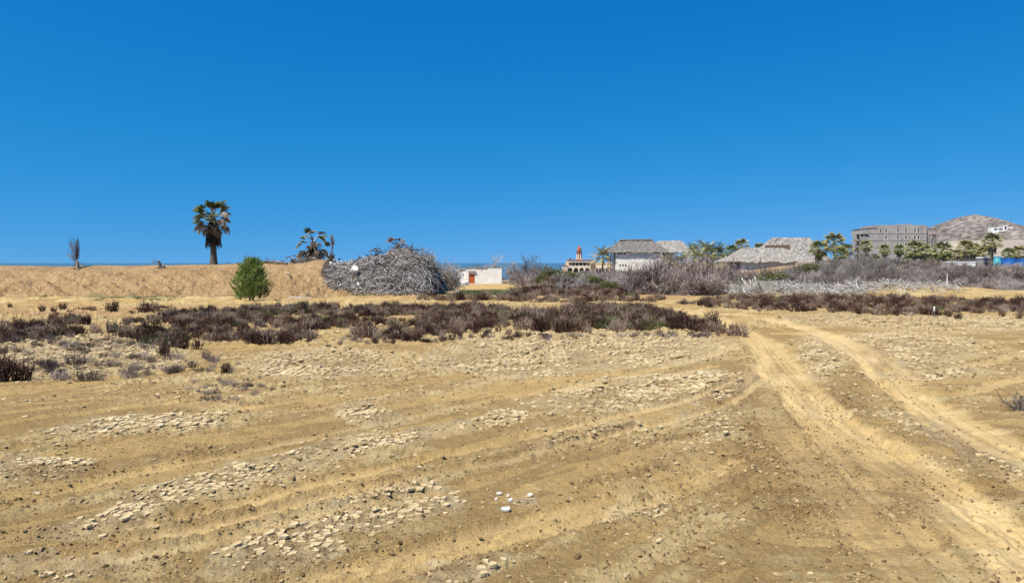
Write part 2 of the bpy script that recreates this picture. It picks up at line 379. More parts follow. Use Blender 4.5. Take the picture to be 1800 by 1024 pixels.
def make_ground():
    # rows: fine where the photograph looks closely, coarse beyond
    r1 = 1 / np.linspace(1/2.6, 1/30., 520); r2 = np.linspace(30, 56, 165)[1:]; r3 = np.geomspace(56, 30000, 95)[1:]
    r0 = np.array([.05, .6, 1.3, 2.0])
    rr = np.concatenate([r0, r1, r2, r3])
    td = np.linspace(-math.tan(R(37.5)), math.tan(R(37.5)), 1080); th = np.arctan(td)
    side = np.concatenate([np.linspace(R(37.8), R(60), 40), np.linspace(R(62), R(178), 50)])
    th = np.concatenate([-side[::-1], th, side])
    A, B = np.meshgrid(th, rr)                      # rows x cols
    x = (np.sin(A) * B / np.maximum(np.cos(A), .79)).astype(np.float64); y = (np.cos(A) * B / np.maximum(np.cos(A), .79)).astype(np.float64)
    nr, nc = x.shape; x = x.ravel(); y = y.ravel()
    z = terrain(x, y)
    px, py = proj(x, y, 0.0)
    front = (y > 1.5)
    near = front & (np.hypot(x, y) < 60)
    idx = np.where(near)[0]
    xn, yn, pxn, pyn = x[idx], y[idx], px[idx], py[idx]
    # irregular outlines: warp the pixel-space used for colour patches with ground noise
    wx = (fbm(xn * 1.1, yn * 1.1, 31, 4) - .5); wy = (fbm(xn * 1.1, yn * 1.1, 41, 4) - .5)
    sc = 1300 / np.maximum(yn, 2)
    pw = pxn + wx * .9 * sc; qw = pyn + wy * .5 * sc * 2 / np.maximum(yn, 2) * 1.4
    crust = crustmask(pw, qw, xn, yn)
    dark = np.zeros_like(xn); red = np.zeros_like(xn); green = np.zeros_like(xn)
    for e in DARK: dark = np.maximum(dark, ell(pw, qw, *e))
    for e in RED: red = np.maximum(red, ell(pw, qw, *e))
    for e in GREEN: green = np.maximum(green, ell(pw, qw, *e))
    # relief: clods, lifted flakes, crumbs
    flat = sst(40, 36, yn)
    c1 = fbm(xn * 4.5, yn * 4.5, 51, 3); c2 = fbm(xn * 15, yn * 15, 61, 3); c3 = vn(xn * 42, yn * 42, 71)
    u = (xn + yn) * .7071; v = (yn - xn) * .7071
    left = sst(1400, 1250, pxn)
    st = fbm(u * .35, v * 3.2, 81, 4) * left + fbm(xn * .35, yn * 3.0, 83, 4) * (1 - left)   # worn streaks along the tracks
    rough = sst(.42, .62, fbm(xn * .8, yn * .8, 91, 4) * .5 + st * .5)
    smoothz = np.zeros_like(xn); dz = np.zeros_like(xn); light = np.zeros_like(xn)
    for pl, w, dep, li in TR:
        pl = smooth_line(pl); P = np.array(pl)
        bb = (xn > P[:,0].min() - 1) & (xn < P[:,0].max() + 1) & (yn > P[:,1].min() - 1) & (yn < P[:,1].max() + 1)
        k = np.where(bb)[0]
        if not len(k): continue
        d, lat, al = dist_poly(xn[k], yn[k], pl)
        w2 = w * (1 + .5 * (vn(al * .8, al * 0, 5) - .5)) * (.72 + .56 * fbm(xn[k] * 6, yn[k] * 6, 8, 3))
        inn = sst(w2 * 1.25, w2 * .7, d)
        rim = np.exp(-((d - w2 * 1.35) / (w * .35)) ** 2) * (.4 + 1.2 * fbm(xn[k]*5, yn[k]*5, 7, 2))
        tread = (vn(lat * 30, al * .9, 9) - .5) * .012 + (np.sin(al * 30 + np.abs(lat) * 30) > .2) * .005 * sst(.4, .6, vn(al * .7, lat * 3, 6)) + (c2[k] - .5) * .014
        dz[k] += -dep * .8 * inn + rim * dep * .55 + tread * inn
        smoothz[k] = np.maximum(smoothz[k], inn); 
        brk = sst(.25, .55, fbm(al * .5, lat * 2, 19, 3))
        light[k] = np.maximum(light[k], inn * li * (.15 + .5 * brk) * (.55 + .9 * vn(lat * 22, al * .6, 33)))
    keep = 1 - .72 * smoothz
    rel = (c1 - .5) * .055 + (c2 - .5) * .05 * (.35 + 1.3 * rough) + (c3 - .5) * .012 * (.3 + rough)
    ridg = 1 - np.abs(2 * fbm(xn * 9, yn * 9, 23, 3) - 1)
    rel = rel + (ridg ** 3) * .022 * rough
    # ploughed, rippled dark soil in the wheel spin patches
    rip = ((vn(xn * 30, yn * 24, 111) - .45) * .040 + (vn(xn * 13, yn * 11, 112) - .5) * .03) * np.clip(dark, 0, 1) + np.sin((yn * 9 + xn * 2 + 3 * fbm(xn * 2, yn * 2, 13, 2)) * 6.0) * .010 * np.clip(dark, 0, 1)
    hmul = 1 + sst(10, 26, yn) * .9
    zn = dz * (1 + 0*yn) + (rel * hmul + rip) * keep * (.25 + .75 * flat)
    # bank: raked diagonal gullies and stones
    bank = sst(42.6, 43.6, yn) * sst(-8, -11, xn); top_f = 1 - sst(46.3, 47.6, yn)
    gul = fbm((xn * .8 + (yn - 43) * 1.1) * 1.6, (yn * .9 - xn * .3) * .35, 101, 4); grit = fbm(xn * 5, yn * 5, 103, 3)
    zn = zn + bank * top_f * ((gul - .5) * .75 + (grit - .5) * .30 + sst(.55, .75, fbm(xn * 2.6, yn * 2.6, 105, 2)) * .10)
    hump = sst(35, 38, yn) * (1 - sst(43, 44, yn)) * sst(0, -6, xn)
    zn = zn + hump * (fbm(xn * .5, yn * 1.6, 107, 3) - .5) * .42
    z[idx] += zn * (1 - sst(50, 60, np.hypot(xn, yn)))
    colr = np.zeros((len(x), 4), dtype=np.float32); col2 = np.zeros((len(x), 4), dtype=np.float32)
    colr[idx, 0] = light; colr[idx, 1] = dark; colr[idx, 2] = np.maximum(red, 0); colr[:, 3] = 1
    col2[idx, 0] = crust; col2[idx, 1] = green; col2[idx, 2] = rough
    farm = np.clip((y - 37) / 5, 0, 1) * (y > 0)
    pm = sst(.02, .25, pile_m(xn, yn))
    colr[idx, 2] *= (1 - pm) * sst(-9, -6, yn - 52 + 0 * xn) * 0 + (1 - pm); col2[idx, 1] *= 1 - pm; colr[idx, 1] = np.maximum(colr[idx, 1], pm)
    bk = np.zeros(len(x), dtype=np.float32); bk[idx] = bank * (1 - sst(75, 100, yn))
    col2[:, 3] = np.clip(bk + sst(70, 120, np.abs(y)) * .8, 0, 1)
    V = np.stack([x, y, z], 1)
    i = np.arange(nr - 1)[:, None] * nc + np.arange(nc - 1)[None]
    i = i.ravel()
    Fq = np.stack([i, i + 1, i + 1 + nc, i + nc], 1)
    # close behind the camera and at the centre
    j = np.arange(nr - 1) * nc; Fw = np.stack([j + nc - 1, j, j + nc, j + nc + nc - 1], 1)
    me = mesh_np('ground', V, [Fq, Fw], None, True)
    col3 = np.zeros_like(col2); qq = x / np.maximum(y, 1); wn_ = (fbm(x * .12, y * .12, 601, 3) - .5)
    lit = sst(-.14, -.08, qq + wn_ * .04) * sst(50, 54, y + wn_ * 8) * (.35 + .65 * sst(.35, .55, fbm(x * .3, y * .3, 602, 4))) * (1 - sst(260, 400, y) * .6)
    shedc = np.exp(-((x + 2.5) / 7) ** 2 - ((y - 80) / 22) ** 2); dune = np.exp(-((x - 50) / 9) ** 2 - ((y - 138) / 8) ** 2) + np.exp(-((x - 31) / 6) ** 2 - ((y - 203) / 8) ** 2)
    col3[:, 0] = np.clip(lit * (1 - np.clip(shedc * 1.4, 0, 1)) * (1 - np.clip(dune * 1.5, 0, 1)) * (y > 0), 0, 1)
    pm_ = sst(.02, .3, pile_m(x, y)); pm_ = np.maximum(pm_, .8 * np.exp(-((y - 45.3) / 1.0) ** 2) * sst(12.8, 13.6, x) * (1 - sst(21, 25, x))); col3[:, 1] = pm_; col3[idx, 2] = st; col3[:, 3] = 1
    for nm, c in (('m1', colr), ('m2', col2), ('m3', col3)):
        a = me.color_attributes.new(nm, 'FLOAT_COLOR', 'POINT'); a.data.foreach_set('color', c.ravel())
    # material
    m = bpy.data.materials.new('sand'); m.use_nodes = True; nt = m.node_tree; N = nt.nodes; Lk = nt.links
    b = N['Principled BSDF']; b.inputs['Roughness'].default_value = .95; b.inputs['Specular IOR Level'].default_value = .12
    tc = N.new('ShaderNodeTexCoord')
    def noise(sc_, det=6, ro=.6, vec=None):
        n = N.new('ShaderNodeTexNoise'); n.inputs['Scale'].default_value = sc_; n.inputs['Detail'].default_value = det; n.inputs['Roughness'].default_value = ro
        Lk.new(vec or tc.outputs['Object'], n.inputs['Vector']); return n.outputs['Fac']
    def ramp(f, a, b_, c0=(0,0,0), c1=(1,1,1)):
        n = N.new('ShaderNodeValToRGB'); e = n.color_ramp.elements; e[0].position = a; e[0].color = (*c0, 1); e[1].position = b_; e[1].color = (*c1, 1)
        Lk.new(f, n.inputs[0]); return n.outputs[0]
    def mix(f, a, b_, mode='MIX'):
        n = N.new('ShaderNodeMix'); n.data_type = 'RGBA'; n.blend_type = mode
        if isinstance(f, float): n.inputs[0].default_value = f
        else: Lk.new(f, n.inputs[0])
        for k, q in ((6, a), (7, b_)):
            if isinstance(q, tuple): n.inputs[k].default_value = (*q, 1)
            else: Lk.new(q, n.inputs[k])
        return n.outputs[2]
    def mth(op, a, b_):
        n = N.new('ShaderNodeMath'); n.operation = op
        for k, q in ((0, a), (1, b_)):
            if isinstance(q, float): n.inputs[k].default_value = q
            else: Lk.new(q, n.inputs[k])
        return n.outputs[0]
    a1 = N.new('ShaderNodeVertexColor'); a1.layer_name = 'm1'; a2 = N.new('ShaderNodeVertexColor'); a2.layer_name = 'm2'
    s1 = N.new('ShaderNodeSeparateColor'); Lk.new(a1.outputs[0], s1.inputs[0]); s2_ = N.new('ShaderNodeSeparateColor'); Lk.new(a2.outputs[0], s2_.inputs[0])
    base = ramp(noise(.6, 8, .65), .32, .68, (.435,.288,.108), (.59,.415,.172))
    base = mix(ramp(noise(5, 7, .7), .35, .65), mix(.35, base, (.34,.225,.09)), base)
    sv = N.new('ShaderNodeVertexColor'); sv.layer_name = 'm3'; svs = N.new('ShaderNodeSeparateColor'); Lk.new(sv.outputs[0], svs.inputs[0])
    base = mix(mth('MULTIPLY', ramp(svs.outputs[2], .40, .30), .6), base, (.29,.19,.08))
    base = mix(mth('MULTIPLY', ramp(svs.outputs[2], .58, .72), .6), base, (.60,.46,.235))
    crk = ramp(noise(2.2, 8, .7), .42, .58)
    rg = mth('MULTIPLY', s2_.outputs[2], crk)
    base = mix(rg, base, (.56,.435,.22))
    base = mix(mth('MULTIPLY', ramp(s2_.outputs[0], .0, .5), ramp(noise(3.5, 6, .7), .38, .58)), base, (.54,.43,.25))
    base = mix(mth('MULTIPLY', ramp(s2_.outputs[0], .5, .95), ramp(noise(6, 4, .6), .35, .6)), base, (.33,.235,.12))  # darker ground between crust plates: crack shadow put into the colour
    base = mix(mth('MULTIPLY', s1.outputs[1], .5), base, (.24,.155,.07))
    base = mix(mth('MULTIPLY', s1.outputs[0], .85), base, (.62,.455,.215))
    base = mix(mth('MULTIPLY', s1.outputs[2], ramp(noise(1.5, 5), .38, .66)), base, (.36,.20,.10))
    base = mix(mth('MULTIPLY', s2_.outputs[1], .8), base, (.10,.115,.05))
    bank_c = mix(ramp(noise(.9, 8, .7), .35, .62), (.225,.138,.062), (.375,.25,.125))
    bank_c = mix(ramp(noise(6.5, 6, .75), .57, .62), bank_c, (.56,.45,.30)); bank_c = mix(ramp(noise(5.1, 6, .75), .57, .63), bank_c, (.13,.08,.04))
    base = mix(a2.outputs[1], base, bank_c)
    s3 = N.new('ShaderNodeVertexColor'); s3.layer_name = 'm3'; s3s = N.new('ShaderNodeSeparateColor'); Lk.new(s3.outputs[0], s3s.inputs[0])
    litter = mix(ramp(noise(1.8, 8, .75), .42, .58), (.12,.09,.075), (.30,.25,.21))
    base = mix(s3s.outputs[0], base, litter)
    base = mix(s3s.outputs[1], base, mix(ramp(noise(3, 6, .7), .4, .6), (.05,.04,.035), (.13,.105,.09)))  # near-black ground under heap and windrow: shade between branches put into colour
    # crumbs and small stones of darker and paler earth
    base = mix(mth('MULTIPLY', ramp(noise(38, 3, .6), .60, .68), .55), base, (.17,.11,.055))
    base = mix(mth('MULTIPLY', ramp(noise(27, 3, .6), .62, .70), .5), base, (.62,.53,.38))
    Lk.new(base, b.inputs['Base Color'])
    hgt = mth('ADD', mth('MULTIPLY', noise(9, 8, .75), 1.0), mth('MULTIPLY', noise(45, 5, .7), .35))
    bp = N.new('ShaderNodeBump'); bp.inputs['Strength'].default_value = 1.0; bp.inputs['Distance'].default_value = .075
    inv = mth('SUBTRACT', 1.0, mth('MULTIPLY', s1.outputs[0], .6)); Lk.new(inv, bp.inputs['Strength'])
    Lk.new(hgt, bp.inputs['Height']); Lk.new(bp.outputs[0], b.inputs['Normal'])
    me.materials.append(m)
    g = obj('ground', me); g['kind'] = 'structure'
    return g
ground = make_ground()

# sea
m = bpy.data.materials.new('sea_water'); m.use_nodes = True
b = m.node_tree.nodes['Principled BSDF']; b.inputs['Base Color'].default_value = (.05,.14,.23,1); b.inputs['Roughness'].default_value = .6; b.inputs['Specular IOR Level'].default_value = .08
tcn = m.node_tree.nodes.new('ShaderNodeTexCoord'); nz = m.node_tree.nodes.new('ShaderNodeTexNoise'); nz.inputs['Scale'].default_value = .12; nz.inputs['Detail'].default_value = 6
bpn = m.node_tree.nodes.new('ShaderNodeBump'); bpn.inputs['Distance'].default_value = .6; bpn.inputs['Strength'].default_value = .8
m.node_tree.links.new(tcn.outputs['Object'], nz.inputs['Vector']); m.node_tree.links.new(nz.outputs['Fac'], bpn.inputs['Height']); m.node_tree.links.new(bpn.outputs[0], b.inputs['Normal'])
sea = MB().add([(-40000,90,-4.5),(2600,90,-4.5),(2600,45000,-4.5),(-40000,45000,-4.5)], [(0,1,2,3)]).build('sea', m); sea['kind'] = 'structure'

# hills
HILLV = []
def on_hill(px, py):
    V = np.concatenate(HILLV); a, b = proj(V[:,0], V[:,1], V[:,2]); d = (a-px)**2 + ((b-py)*2)**2 + (V[:,1] > 1520) * 1e6; return float(V[np.argmin(d), 1])
def hill(name, Y0, prof, depth, mt, seed, foot):
    "prof: list of (px, py) skyline at distance Y0; the slope faces the camera and falls away behind"
    nx, ny = 420, 120
    xs = np.linspace(WX(prof[0][0], Y0), WX(prof[-1][0], Y0), nx)
    top = np.interp(xs, [WX(p[0], Y0) for p in prof], [WZ(p[1], Y0) for p in prof])
    t = np.linspace(0, 1, ny)
    X, T = np.meshgrid(xs, t); Z0 = np.tile(top, (ny, 1))
    Y = Y0 - depth + T * depth * 2
    prf = np.where(T < .5, sst(0, .5, T) * .2 + (T / .5) * .8, 1 - sst(.5, 1, T))
    n = fbm(X * .012, Y * .012, seed, 5) - .5
    gully = np.abs(fbm(X * .02, Y * .006, seed + 7, 4) - .5) * 2
    amp = (Z0 - foot) * .34 * np.sin(np.clip(T, 0, 1) * math.pi * 2 ) ** 2
    Z = foot + (Z0 - foot) * prf + n * amp - gully * amp * .5
    V = np.stack([X.ravel(), Y.ravel(), Z.ravel()], 1)
    i = (np.arange(ny - 1)[:, None] * nx + np.arange(nx - 1)[None]).ravel()
    o = obj(name, mesh_np(name, V, [np.stack([i, i+1, i+1+nx, i+nx], 1)], mt, True)); o['kind'] = 'structure'; HILLV.append(V)
    return o
mh = bpy.data.materials.new('dry_hillside'); mh.use_nodes = True; nt = mh.node_tree; N = nt.nodes
b = N['Principled BSDF']; b.inputs['Roughness'].default_value = .95; b.inputs['Specular IOR Level'].default_value = .1
tc = N.new('ShaderNodeTexCoord')
def _nz(s, d=5):
    n = N.new('ShaderNodeTexNoise'); n.inputs['Scale'].default_value = s; n.inputs['Detail'].default_value = d; n.inputs['Roughness'].default_value = .7; nt.links.new(tc.outputs['Object'], n.inputs['Vector']); return n.outputs['Fac']
def _rp(f, a, b_, c0, c1):
    n = N.new('ShaderNodeValToRGB'); e = n.color_ramp.elements; e[0].position = a; e[0].color = (*c0, 1); e[1].position = b_; e[1].color = (*c1, 1); nt.links.new(f, n.inputs[0]); return n.outputs[0]
c1 = _rp(_nz(.012), .4, .6, (.19,.165,.15), (.30,.265,.24))
c2 = _rp(_nz(.10, 5), .46, .54, (1,1,1), (.36,.37,.36))
mx = N.new('ShaderNodeMix'); mx.data_type = 'RGBA'; mx.blend_type = 'MULTIPLY'; mx.inputs[0].default_value = .85
nt.links.new(c1, mx.inputs[6]); nt.links.new(c2, mx.inputs[7]); nt.links.new(mx.outputs[2], b.inputs['Base Color'])
bp = N.new('ShaderNodeBump'); bp.inputs['Distance'].default_value = 6; bp.inputs['Strength'].default_value = .8; nt.links.new(_nz(.05, 8), bp.inputs['Height']); nt.links.new(bp.outputs[0], b.inputs['Normal'])
hill('hill', 1500, [(1560,452),(1600,430),(1640,403),(1660,394.5),(1680,386),(1698,379),(1712,376.5),(1728,379),(1750,387),(1775,394.5),(1797,400.5),(1860,403),(1950,392),(2050,410),(2200,440)], 420, mh, 5, 5)
hill('hill_apron', 900, [(1610,446),(1640,432),(1670,424),(1720,422),(1800,421),(1900,415),(2100,425),(2300,445)], 260, mat('pale_slope', [(.26,.215,.18),(.33,.28,.235),(.41,.36,.31)], .03, .95, .5, .2, 8, bdist=2.), 15, 3)

# ---------------------------------------------------------------- loose mud plates on the crusted patches
def clip_poly(poly, nx, ny, c):
    out = []
    for i in range(len(poly)):
        a = poly[i]; b = poly[(i+1) % len(poly)]
        da = a[0]*nx + a[1]*ny - c; db = b[0]*nx + b[1]*ny - c
        if da <= 0: out.append(a)
        if da * db < 0:
            t = da / (da - db); out.append((a[0] + (b[0]-a[0])*t, a[1] + (b[1]-a[1])*t))
    return out
_road = [smooth_line(pl) for pl, w, dep, li in TR]
def make_plates():
    rnd = random.Random(3); done = {}
    cand = []
    for ci, e in enumerate(CRUST):
        cx, cy, rx, ry, an = e
        pts = [G0(cx + rx*1.25*math.cos(a)*math.cos(R(an)) + ry*1.25*math.sin(a)*math.sin(R(an)), cy - rx*1.25*math.cos(a)*math.sin(R(an)) + ry*1.25*math.sin(a)*math.cos(R(an))) for a in np.linspace(0, 6.28, 24)]
        x0 = min(p[0] for p in pts); x1 = max(p[0] for p in pts); y0 = min(p[1] for p in pts); y1 = min(max(p[1] for p in pts), 27)
        g = .07 if y0 < 7.5 else (.09 if y0 < 11 else .12)
        cand.append((x0, x1, y0, y1, g))
    out = []
    for x0, x1, y0, y1, g in cand:
        nx = int((x1-x0)/g) + 1; ny = int((y1-y0)/g) + 1
        if nx * ny > 60000: continue
        ix0 = int(math.floor(x0/g)); iy0 = int(math.floor(y0/g))
        IX, IY = np.meshgrid(np.arange(ix0-3, ix0+nx+4), np.arange(iy0-3, iy0+ny+4))
        SX = (IX + .5 + (hsh(IX, IY, 1) - .5) * .85) * g; SY = (IY + .5 + (hsh(IX, IY, 2) - .5) * .85) * g
        pxs, pys = proj(SX, SY, 0.0)
        wx = (fbm(SX * 1.1, SY * 1.1, 31, 4) - .5); wy = (fbm(SX * 1.1, SY * 1.1, 41, 4) - .5); sc = 1300 / np.maximum(SY, 2)
        cm = crustmask(pxs + wx * .9 * sc, pys + wy * .5 * sc * 2 / np.maximum(SY, 2) * 1.4, SX, SY)
        dens = cm * (.05 + 1.6 * sst(.36, .62, fbm(SX * 1.3, SY * 1.3, 77, 4)))
        rdm = hsh(IX, IY, 9)
        dm = np.full(SX.shape, 9., dtype=np.float32)
        for pl, tr in zip(_road, TR):
            P = np.array(pl)
            if P[:,0].max() < x0 - .5 or P[:,0].min() > x1 + .5 or P[:,1].max() < y0 - .5 or P[:,1].min() > y1 + .5: continue
            d, _, _ = dist_poly(SX, SY, pl[::2] + [pl[-1]]); dm = np.minimum(dm, d / tr[1])
        pick = (dens > .14 + rdm * .85) & (dm > 1.1)
        for j in range(3, SX.shape[0]-3):
            for i in range(3, SX.shape[1]-3):
                if not pick[j, i]: continue
                cx, cy = float(SX[j,i]), float(SY[j,i]); key = (round(cx/.08), round(cy/.08))
                if key in done: continue
                done[key] = 1
                poly = [(-g,-g),(g,-g),(g,g),(-g,g)]
                for dj in (-1,0,1,-2,2):
                    for di in (-1,0,1,-2,2):
                        if (dj == 0 and di == 0) or abs(dj)+abs(di) > 2: continue
                        qx = float(SX[j+dj,i+di]) - cx; qy = float(SY[j+dj,i+di]) - cy; L = math.hypot(qx, qy)
                        poly = clip_poly(poly, qx/L, qy/L, L/2 - g*(.05 if g < .1 else .085) - rnd.random()*g*(.08 if g < .1 else .12))
                        if len(poly) < 3: break
                    if len(poly) < 3: break
                if len(poly) < 3: continue
                kk = min(1.0, .5 + .55 * float(dens[j, i])); out.append((cx, cy, [(a*kk, b*kk) for a, b in poly], g))
    out.sort(key=lambda p: p[1])
    XY = np.array([(p[0], p[1]) for p in out]); Z = ground_z(XY[:,0], XY[:,1])
    def geo(p, k):
        cx, cy, poly, g = p
        q_ = []
        for i in range(len(poly)):
            a = poly[i]; b = poly[(i+1) % len(poly)]; q_.append((a[0]*rnd.uniform(.86,1.0), a[1]*rnd.uniform(.86,1.0)))
            if math.hypot(a[0]-b[0], a[1]-b[1]) > g*.35: k_ = rnd.uniform(.84, 1.04); q_.append(((a[0]+b[0])/2*k_, (a[1]+b[1])/2*k_))
        poly = q_; n = len(poly); th = g*.06; tilt = (rnd.uniform(-.07,.07), rnd.uniform(-.07,.07)); cur = g*rnd.uniform(.02,.13); lift = rnd.uniform(-.004,.006)
        v = []
        # rim top (curled up), rim bottom, inner top ring, centre
        for (a, b) in poly: v.append((a, b, th + cur*rnd.uniform(.5,1.2) + a*tilt[0] + b*tilt[1] + lift))
        for (a, b) in poly: v.append((a*.97, b*.97, -th*1.2))
        for (a, b) in poly: v.append((a*.55, b*.55, th*.95 + cur*.15 + (a*tilt[0] + b*tilt[1])*.55 + lift))
        f = []
        for i in range(n):
            j = (i+1) % n
            f += [(i+n, j+n, j, i), (i, j, j+2*n, i+2*n)]
        f.append(tuple(range(2*n, 3*n)))
        return v, f
    rest = MB(); cnt = 0
    # the ones that show largest: nearest, biggest
    for k, p in enumerate(out):
        v, f = geo(p, k)
        if cnt < 290 and Z[k] > -1:
            mb = MB(); mb.add(v, f); o = mb.build('mud_plate', M['plate'], ground, (p[0], p[1], float(Z[k]))); cnt += 1
        else:
            rest.add([(a + p[0], b + p[1], c + float(Z[k])) for a, b, c in v], f)
    o = rest.build('cracked_mud_crust', M['plate'], ground); o['kind'] = 'stuff'
    print('plates', len(out), 'verts', len(rest.v))
# ground height as actually built (with relief)
_gm = ground.data; _co = np.empty(len(_gm.vertices) * 3, dtype=np.float32); _gm.vertices.foreach_get('co', _co); _co = _co.reshape(-1, 3)
from mathutils.kdtree import KDTree
def ground_z(x, y):
    x = np.atleast_1d(x); y = np.atleast_1d(y)
    return _lookup(x, y)
_near = _co[(_co[:,1] > 2.2) & (np.abs(_co[:,0]) < _co[:,1] * .80) & (_co[:,1] < 60)]
_rows = {}
def _lookup(x, y):
    "nearest built vertex, through a grid in (bearing, 1/distance)"
    return _grid_z(x, y)
_TD = None
def _prep():
    global _TD, _RR, _GZ, _c0
    r1 = 1 / np.linspace(1/2.6, 1/30., 520); r2 = np.linspace(30, 56, 165)[1:]; r3 = np.geomspace(56, 30000, 95)[1:]
    _RR = np.concatenate([[.05, .6, 1.3, 2.0], r1, r2, r3]); nc = 1080 + 180; _GZ = _co[:, 2].reshape(len(_RR), nc); _c0 = 90; _TD = 1
def _grid_z(x, y):
    if _TD is None: _prep()
    t = np.clip(x / y, -.76, .76); r = y      # in the dense sector rows are lines of equal y
    c = (t + math.tan(R(37.5))) / (2 * math.tan(R(37.5))) * 1079 + _c0; ci = np.clip(np.round(c).astype(int), 0, _GZ.shape[1]-1)
    ri = np.clip(np.searchsorted(_RR, r), 1, len(_RR)-1); ri = np.where(np.abs(_RR[ri] - r) < np.abs(_RR[ri-1] - r), ri, ri-1)
    return _GZ[ri, ci]
make_plates()

# ---------------------------------------------------------------- geometry-node scatter for growth nobody could count
def scatter(name, pts, rot, scl, which, variants, label, cat, tilt=None):
    "one object: its points carry copies of a few plant meshes"
    me = bpy.data.meshes.new(name); me.vertices.add(len(pts)); me.vertices.foreach_set('co', np.asarray(pts, dtype=np.float32).ravel())
    rv = np.zeros((len(pts), 3), dtype=np.float32); rv[:, 2] = rot
    if tilt is not None: rv[:, :2] = tilt
    a = me.attributes.new('rot', 'FLOAT_VECTOR', 'POINT'); a.data.foreach_set('vector', rv.ravel())
    a = me.attributes.new('scl', 'FLOAT', 'POINT'); a.data.foreach_set('value', np.asarray(scl, dtype=np.float32))
    a = me.attributes.new('pick', 'INT', 'POINT'); a.data.foreach_set('value', np.asarray(which, dtype=np.int32))
    o = obj(name, me); o['kind'] = 'stuff'
    if label: o['label'] = label; o['category'] = cat
    c = bpy.data.collections.new(name + '_variants')
    for i, vm_ in enumerate(variants):
        vo = bpy.data.objects.new('%s_variant_%02d' % (name, i), vm_); c.objects.link(vo)
    ng = bpy.data.node_groups.new(name + '_scatter', 'GeometryNodeTree')
    ng.interface.new_socket('Geometry', in_out='INPUT', socket_type='NodeSocketGeometry'); ng.interface.new_socket('Geometry', in_out='OUTPUT', socket_type='NodeSocketGeometry')
    N = ng.nodes; gi = N.new('NodeGroupInput'); go = N.new('NodeGroupOutput'); ip = N.new('GeometryNodeInstanceOnPoints')
    cinf = N.new('GeometryNodeCollectionInfo'); cinf.inputs['Collection'].default_value = c; cinf.inputs['Separate Children'].default_value = True; cinf.inputs['Reset Children'].default_value = True
    def at(nm, ty):
        n = N.new('GeometryNodeInputNamedAttribute'); n.data_type = ty; n.inputs[0].default_value = nm
        return [q for q in n.outputs if q.enabled and q.name == 'Attribute'][0]
    ip.inputs['Pick Instance'].default_value = True
    L = ng.links.new
    L(gi.outputs[0], ip.inputs['Points']); L(cinf.outputs[0], ip.inputs['Instance']); L(at('rot', 'FLOAT_VECTOR'), ip.inputs['Rotation'])
    L(at('scl', 'FLOAT'), ip.inputs['Scale']); L(at('pick', 'INT'), ip.inputs['Instance Index']); L(ip.outputs[0], go.inputs[0])
    md = o.modifiers.new('scatter', 'NODES'); md.node_group = ng
    return o
def stems(rng, n, h, rad, r0, mt, K=4, lean=.5, name='stems', fork=2):
    "fleshy upright bush: many finger-like stems"
    parts, _ = branches(rng, n, (fork,), h, lean, r0, K=K, up=.8, lens=.5, base=rad, wob=.16, sides=(3, 3), dev=.7)
    V, Fs = join(parts); return mesh_np(name, V, Fs, mt)
rg = np.random.default_rng(21)
CL = {}
CL['dark'] = [stems(rg, 34, .30, .16, .013, M['pickle'], name='saltbush_clump') for _ in range(3)] + [stems(rg, 46, .24, .22, .010, M['pickle'], lean=1.15, name='saltbush_clump', fork=4) for _ in range(3)]
CL['grey'] = [stems(rg, 40, .22, .16, .006, M['pickle_grey'], lean=1.0, name='grey_clump', fork=3) for _ in range(3)]
CL['green'] = [stems(rg, 40, .24, .16, .010, M['pickle_green'], lean=.8, name='green_clump', fork=3) for _ in range(2)]
CL['red'] = [stems(rg, 30, .10, .2, .012, M['red_plant'], lean=1.2, name='red_clump') for _ in range(2)]
CL['cover'] = [stems(rg, 40, .10, .22, .008, M['green_cover'], lean=1.2, name='cover_clump') for _ in range(2)]
def inpoly(px, py, poly):
    c = np.zeros(px.shape, bool); n = len(poly); j = n - 1
    for i in range(n):
        xi, yi = poly[i]; xj, yj = poly[j]
        c ^= ((yi > py) != (yj > py)) & (px < (xj - xi) * (py - yi) / (yj - yi + 1e-9) + xi); j = i
    return c
def belt(name, poly, per_m2, label, cat, mix_, h=1.0, thr=.0, seed=0, ny=2.2, base_off=0, fade=None):
    rng = np.random.default_rng(100 + seed)
    P = [G0(*p) for p in poly]; x0 = min(p[0] for p in P); x1 = max(p[0] for p in P); y0 = min(p[1] for p in P); y1 = min(max(p[1] for p in P), 60)
    n = int((x1-x0)*(y1-y0)*per_m2); x = rng.uniform(x0, x1, n); y = rng.uniform(y0, y1, n)
    px, py = proj(x, y, 0.0)
    wob = (fbm(x * .8, y * .8, 300 + seed, 3) - .5); sc = 1300 / np.maximum(y, 2)
    k = inpoly(px + wob * sc * 1.0, py + wob * sc * 2.4 / y, poly) & (fbm(x * .6, y * .6, 330 + seed, 3) * .65 + fbm(x * 2.0, y * 2.0, 350 + seed, 2) * .35 > thr)
    x, y = x[k], y[k]; z = np.where(y < 56, ground_z(x, y), terrain(x, y)) - .02
    names = list(mix_); w = np.array([mix_[q] for q in names]); off = {}; vs = []
    for q in names: off[q] = (len(vs), len(CL[q])); vs += CL[q]
    patch = fbm(x * .45, y * .45, 360 + seed, 3)
    rk = np.clip((patch - .5) * 1.6 + .5 + rng.uniform(-.3, .3, len(x)), 0, .999); cum = np.cumsum(w) / w.sum()
    kind = np.searchsorted(cum, rk); kind = np.minimum(kind, len(names)-1)
    pick = np.array([off[names[q]][0] + rng.integers(0, off[names[q]][1]) for q in kind])
    s = h * rng.uniform(.32, 1.3, len(x)) * (.75 + .6 * fbm(x * .5, y * .5, 390 + seed, 2))
    print(name, len(x))
    return scatter(name, np.stack([x, y, z], 1), rng.uniform(0, 6.28, len(x)), s, pick, vs, label, cat, rng.normal(0, .08, (len(x), 2)))
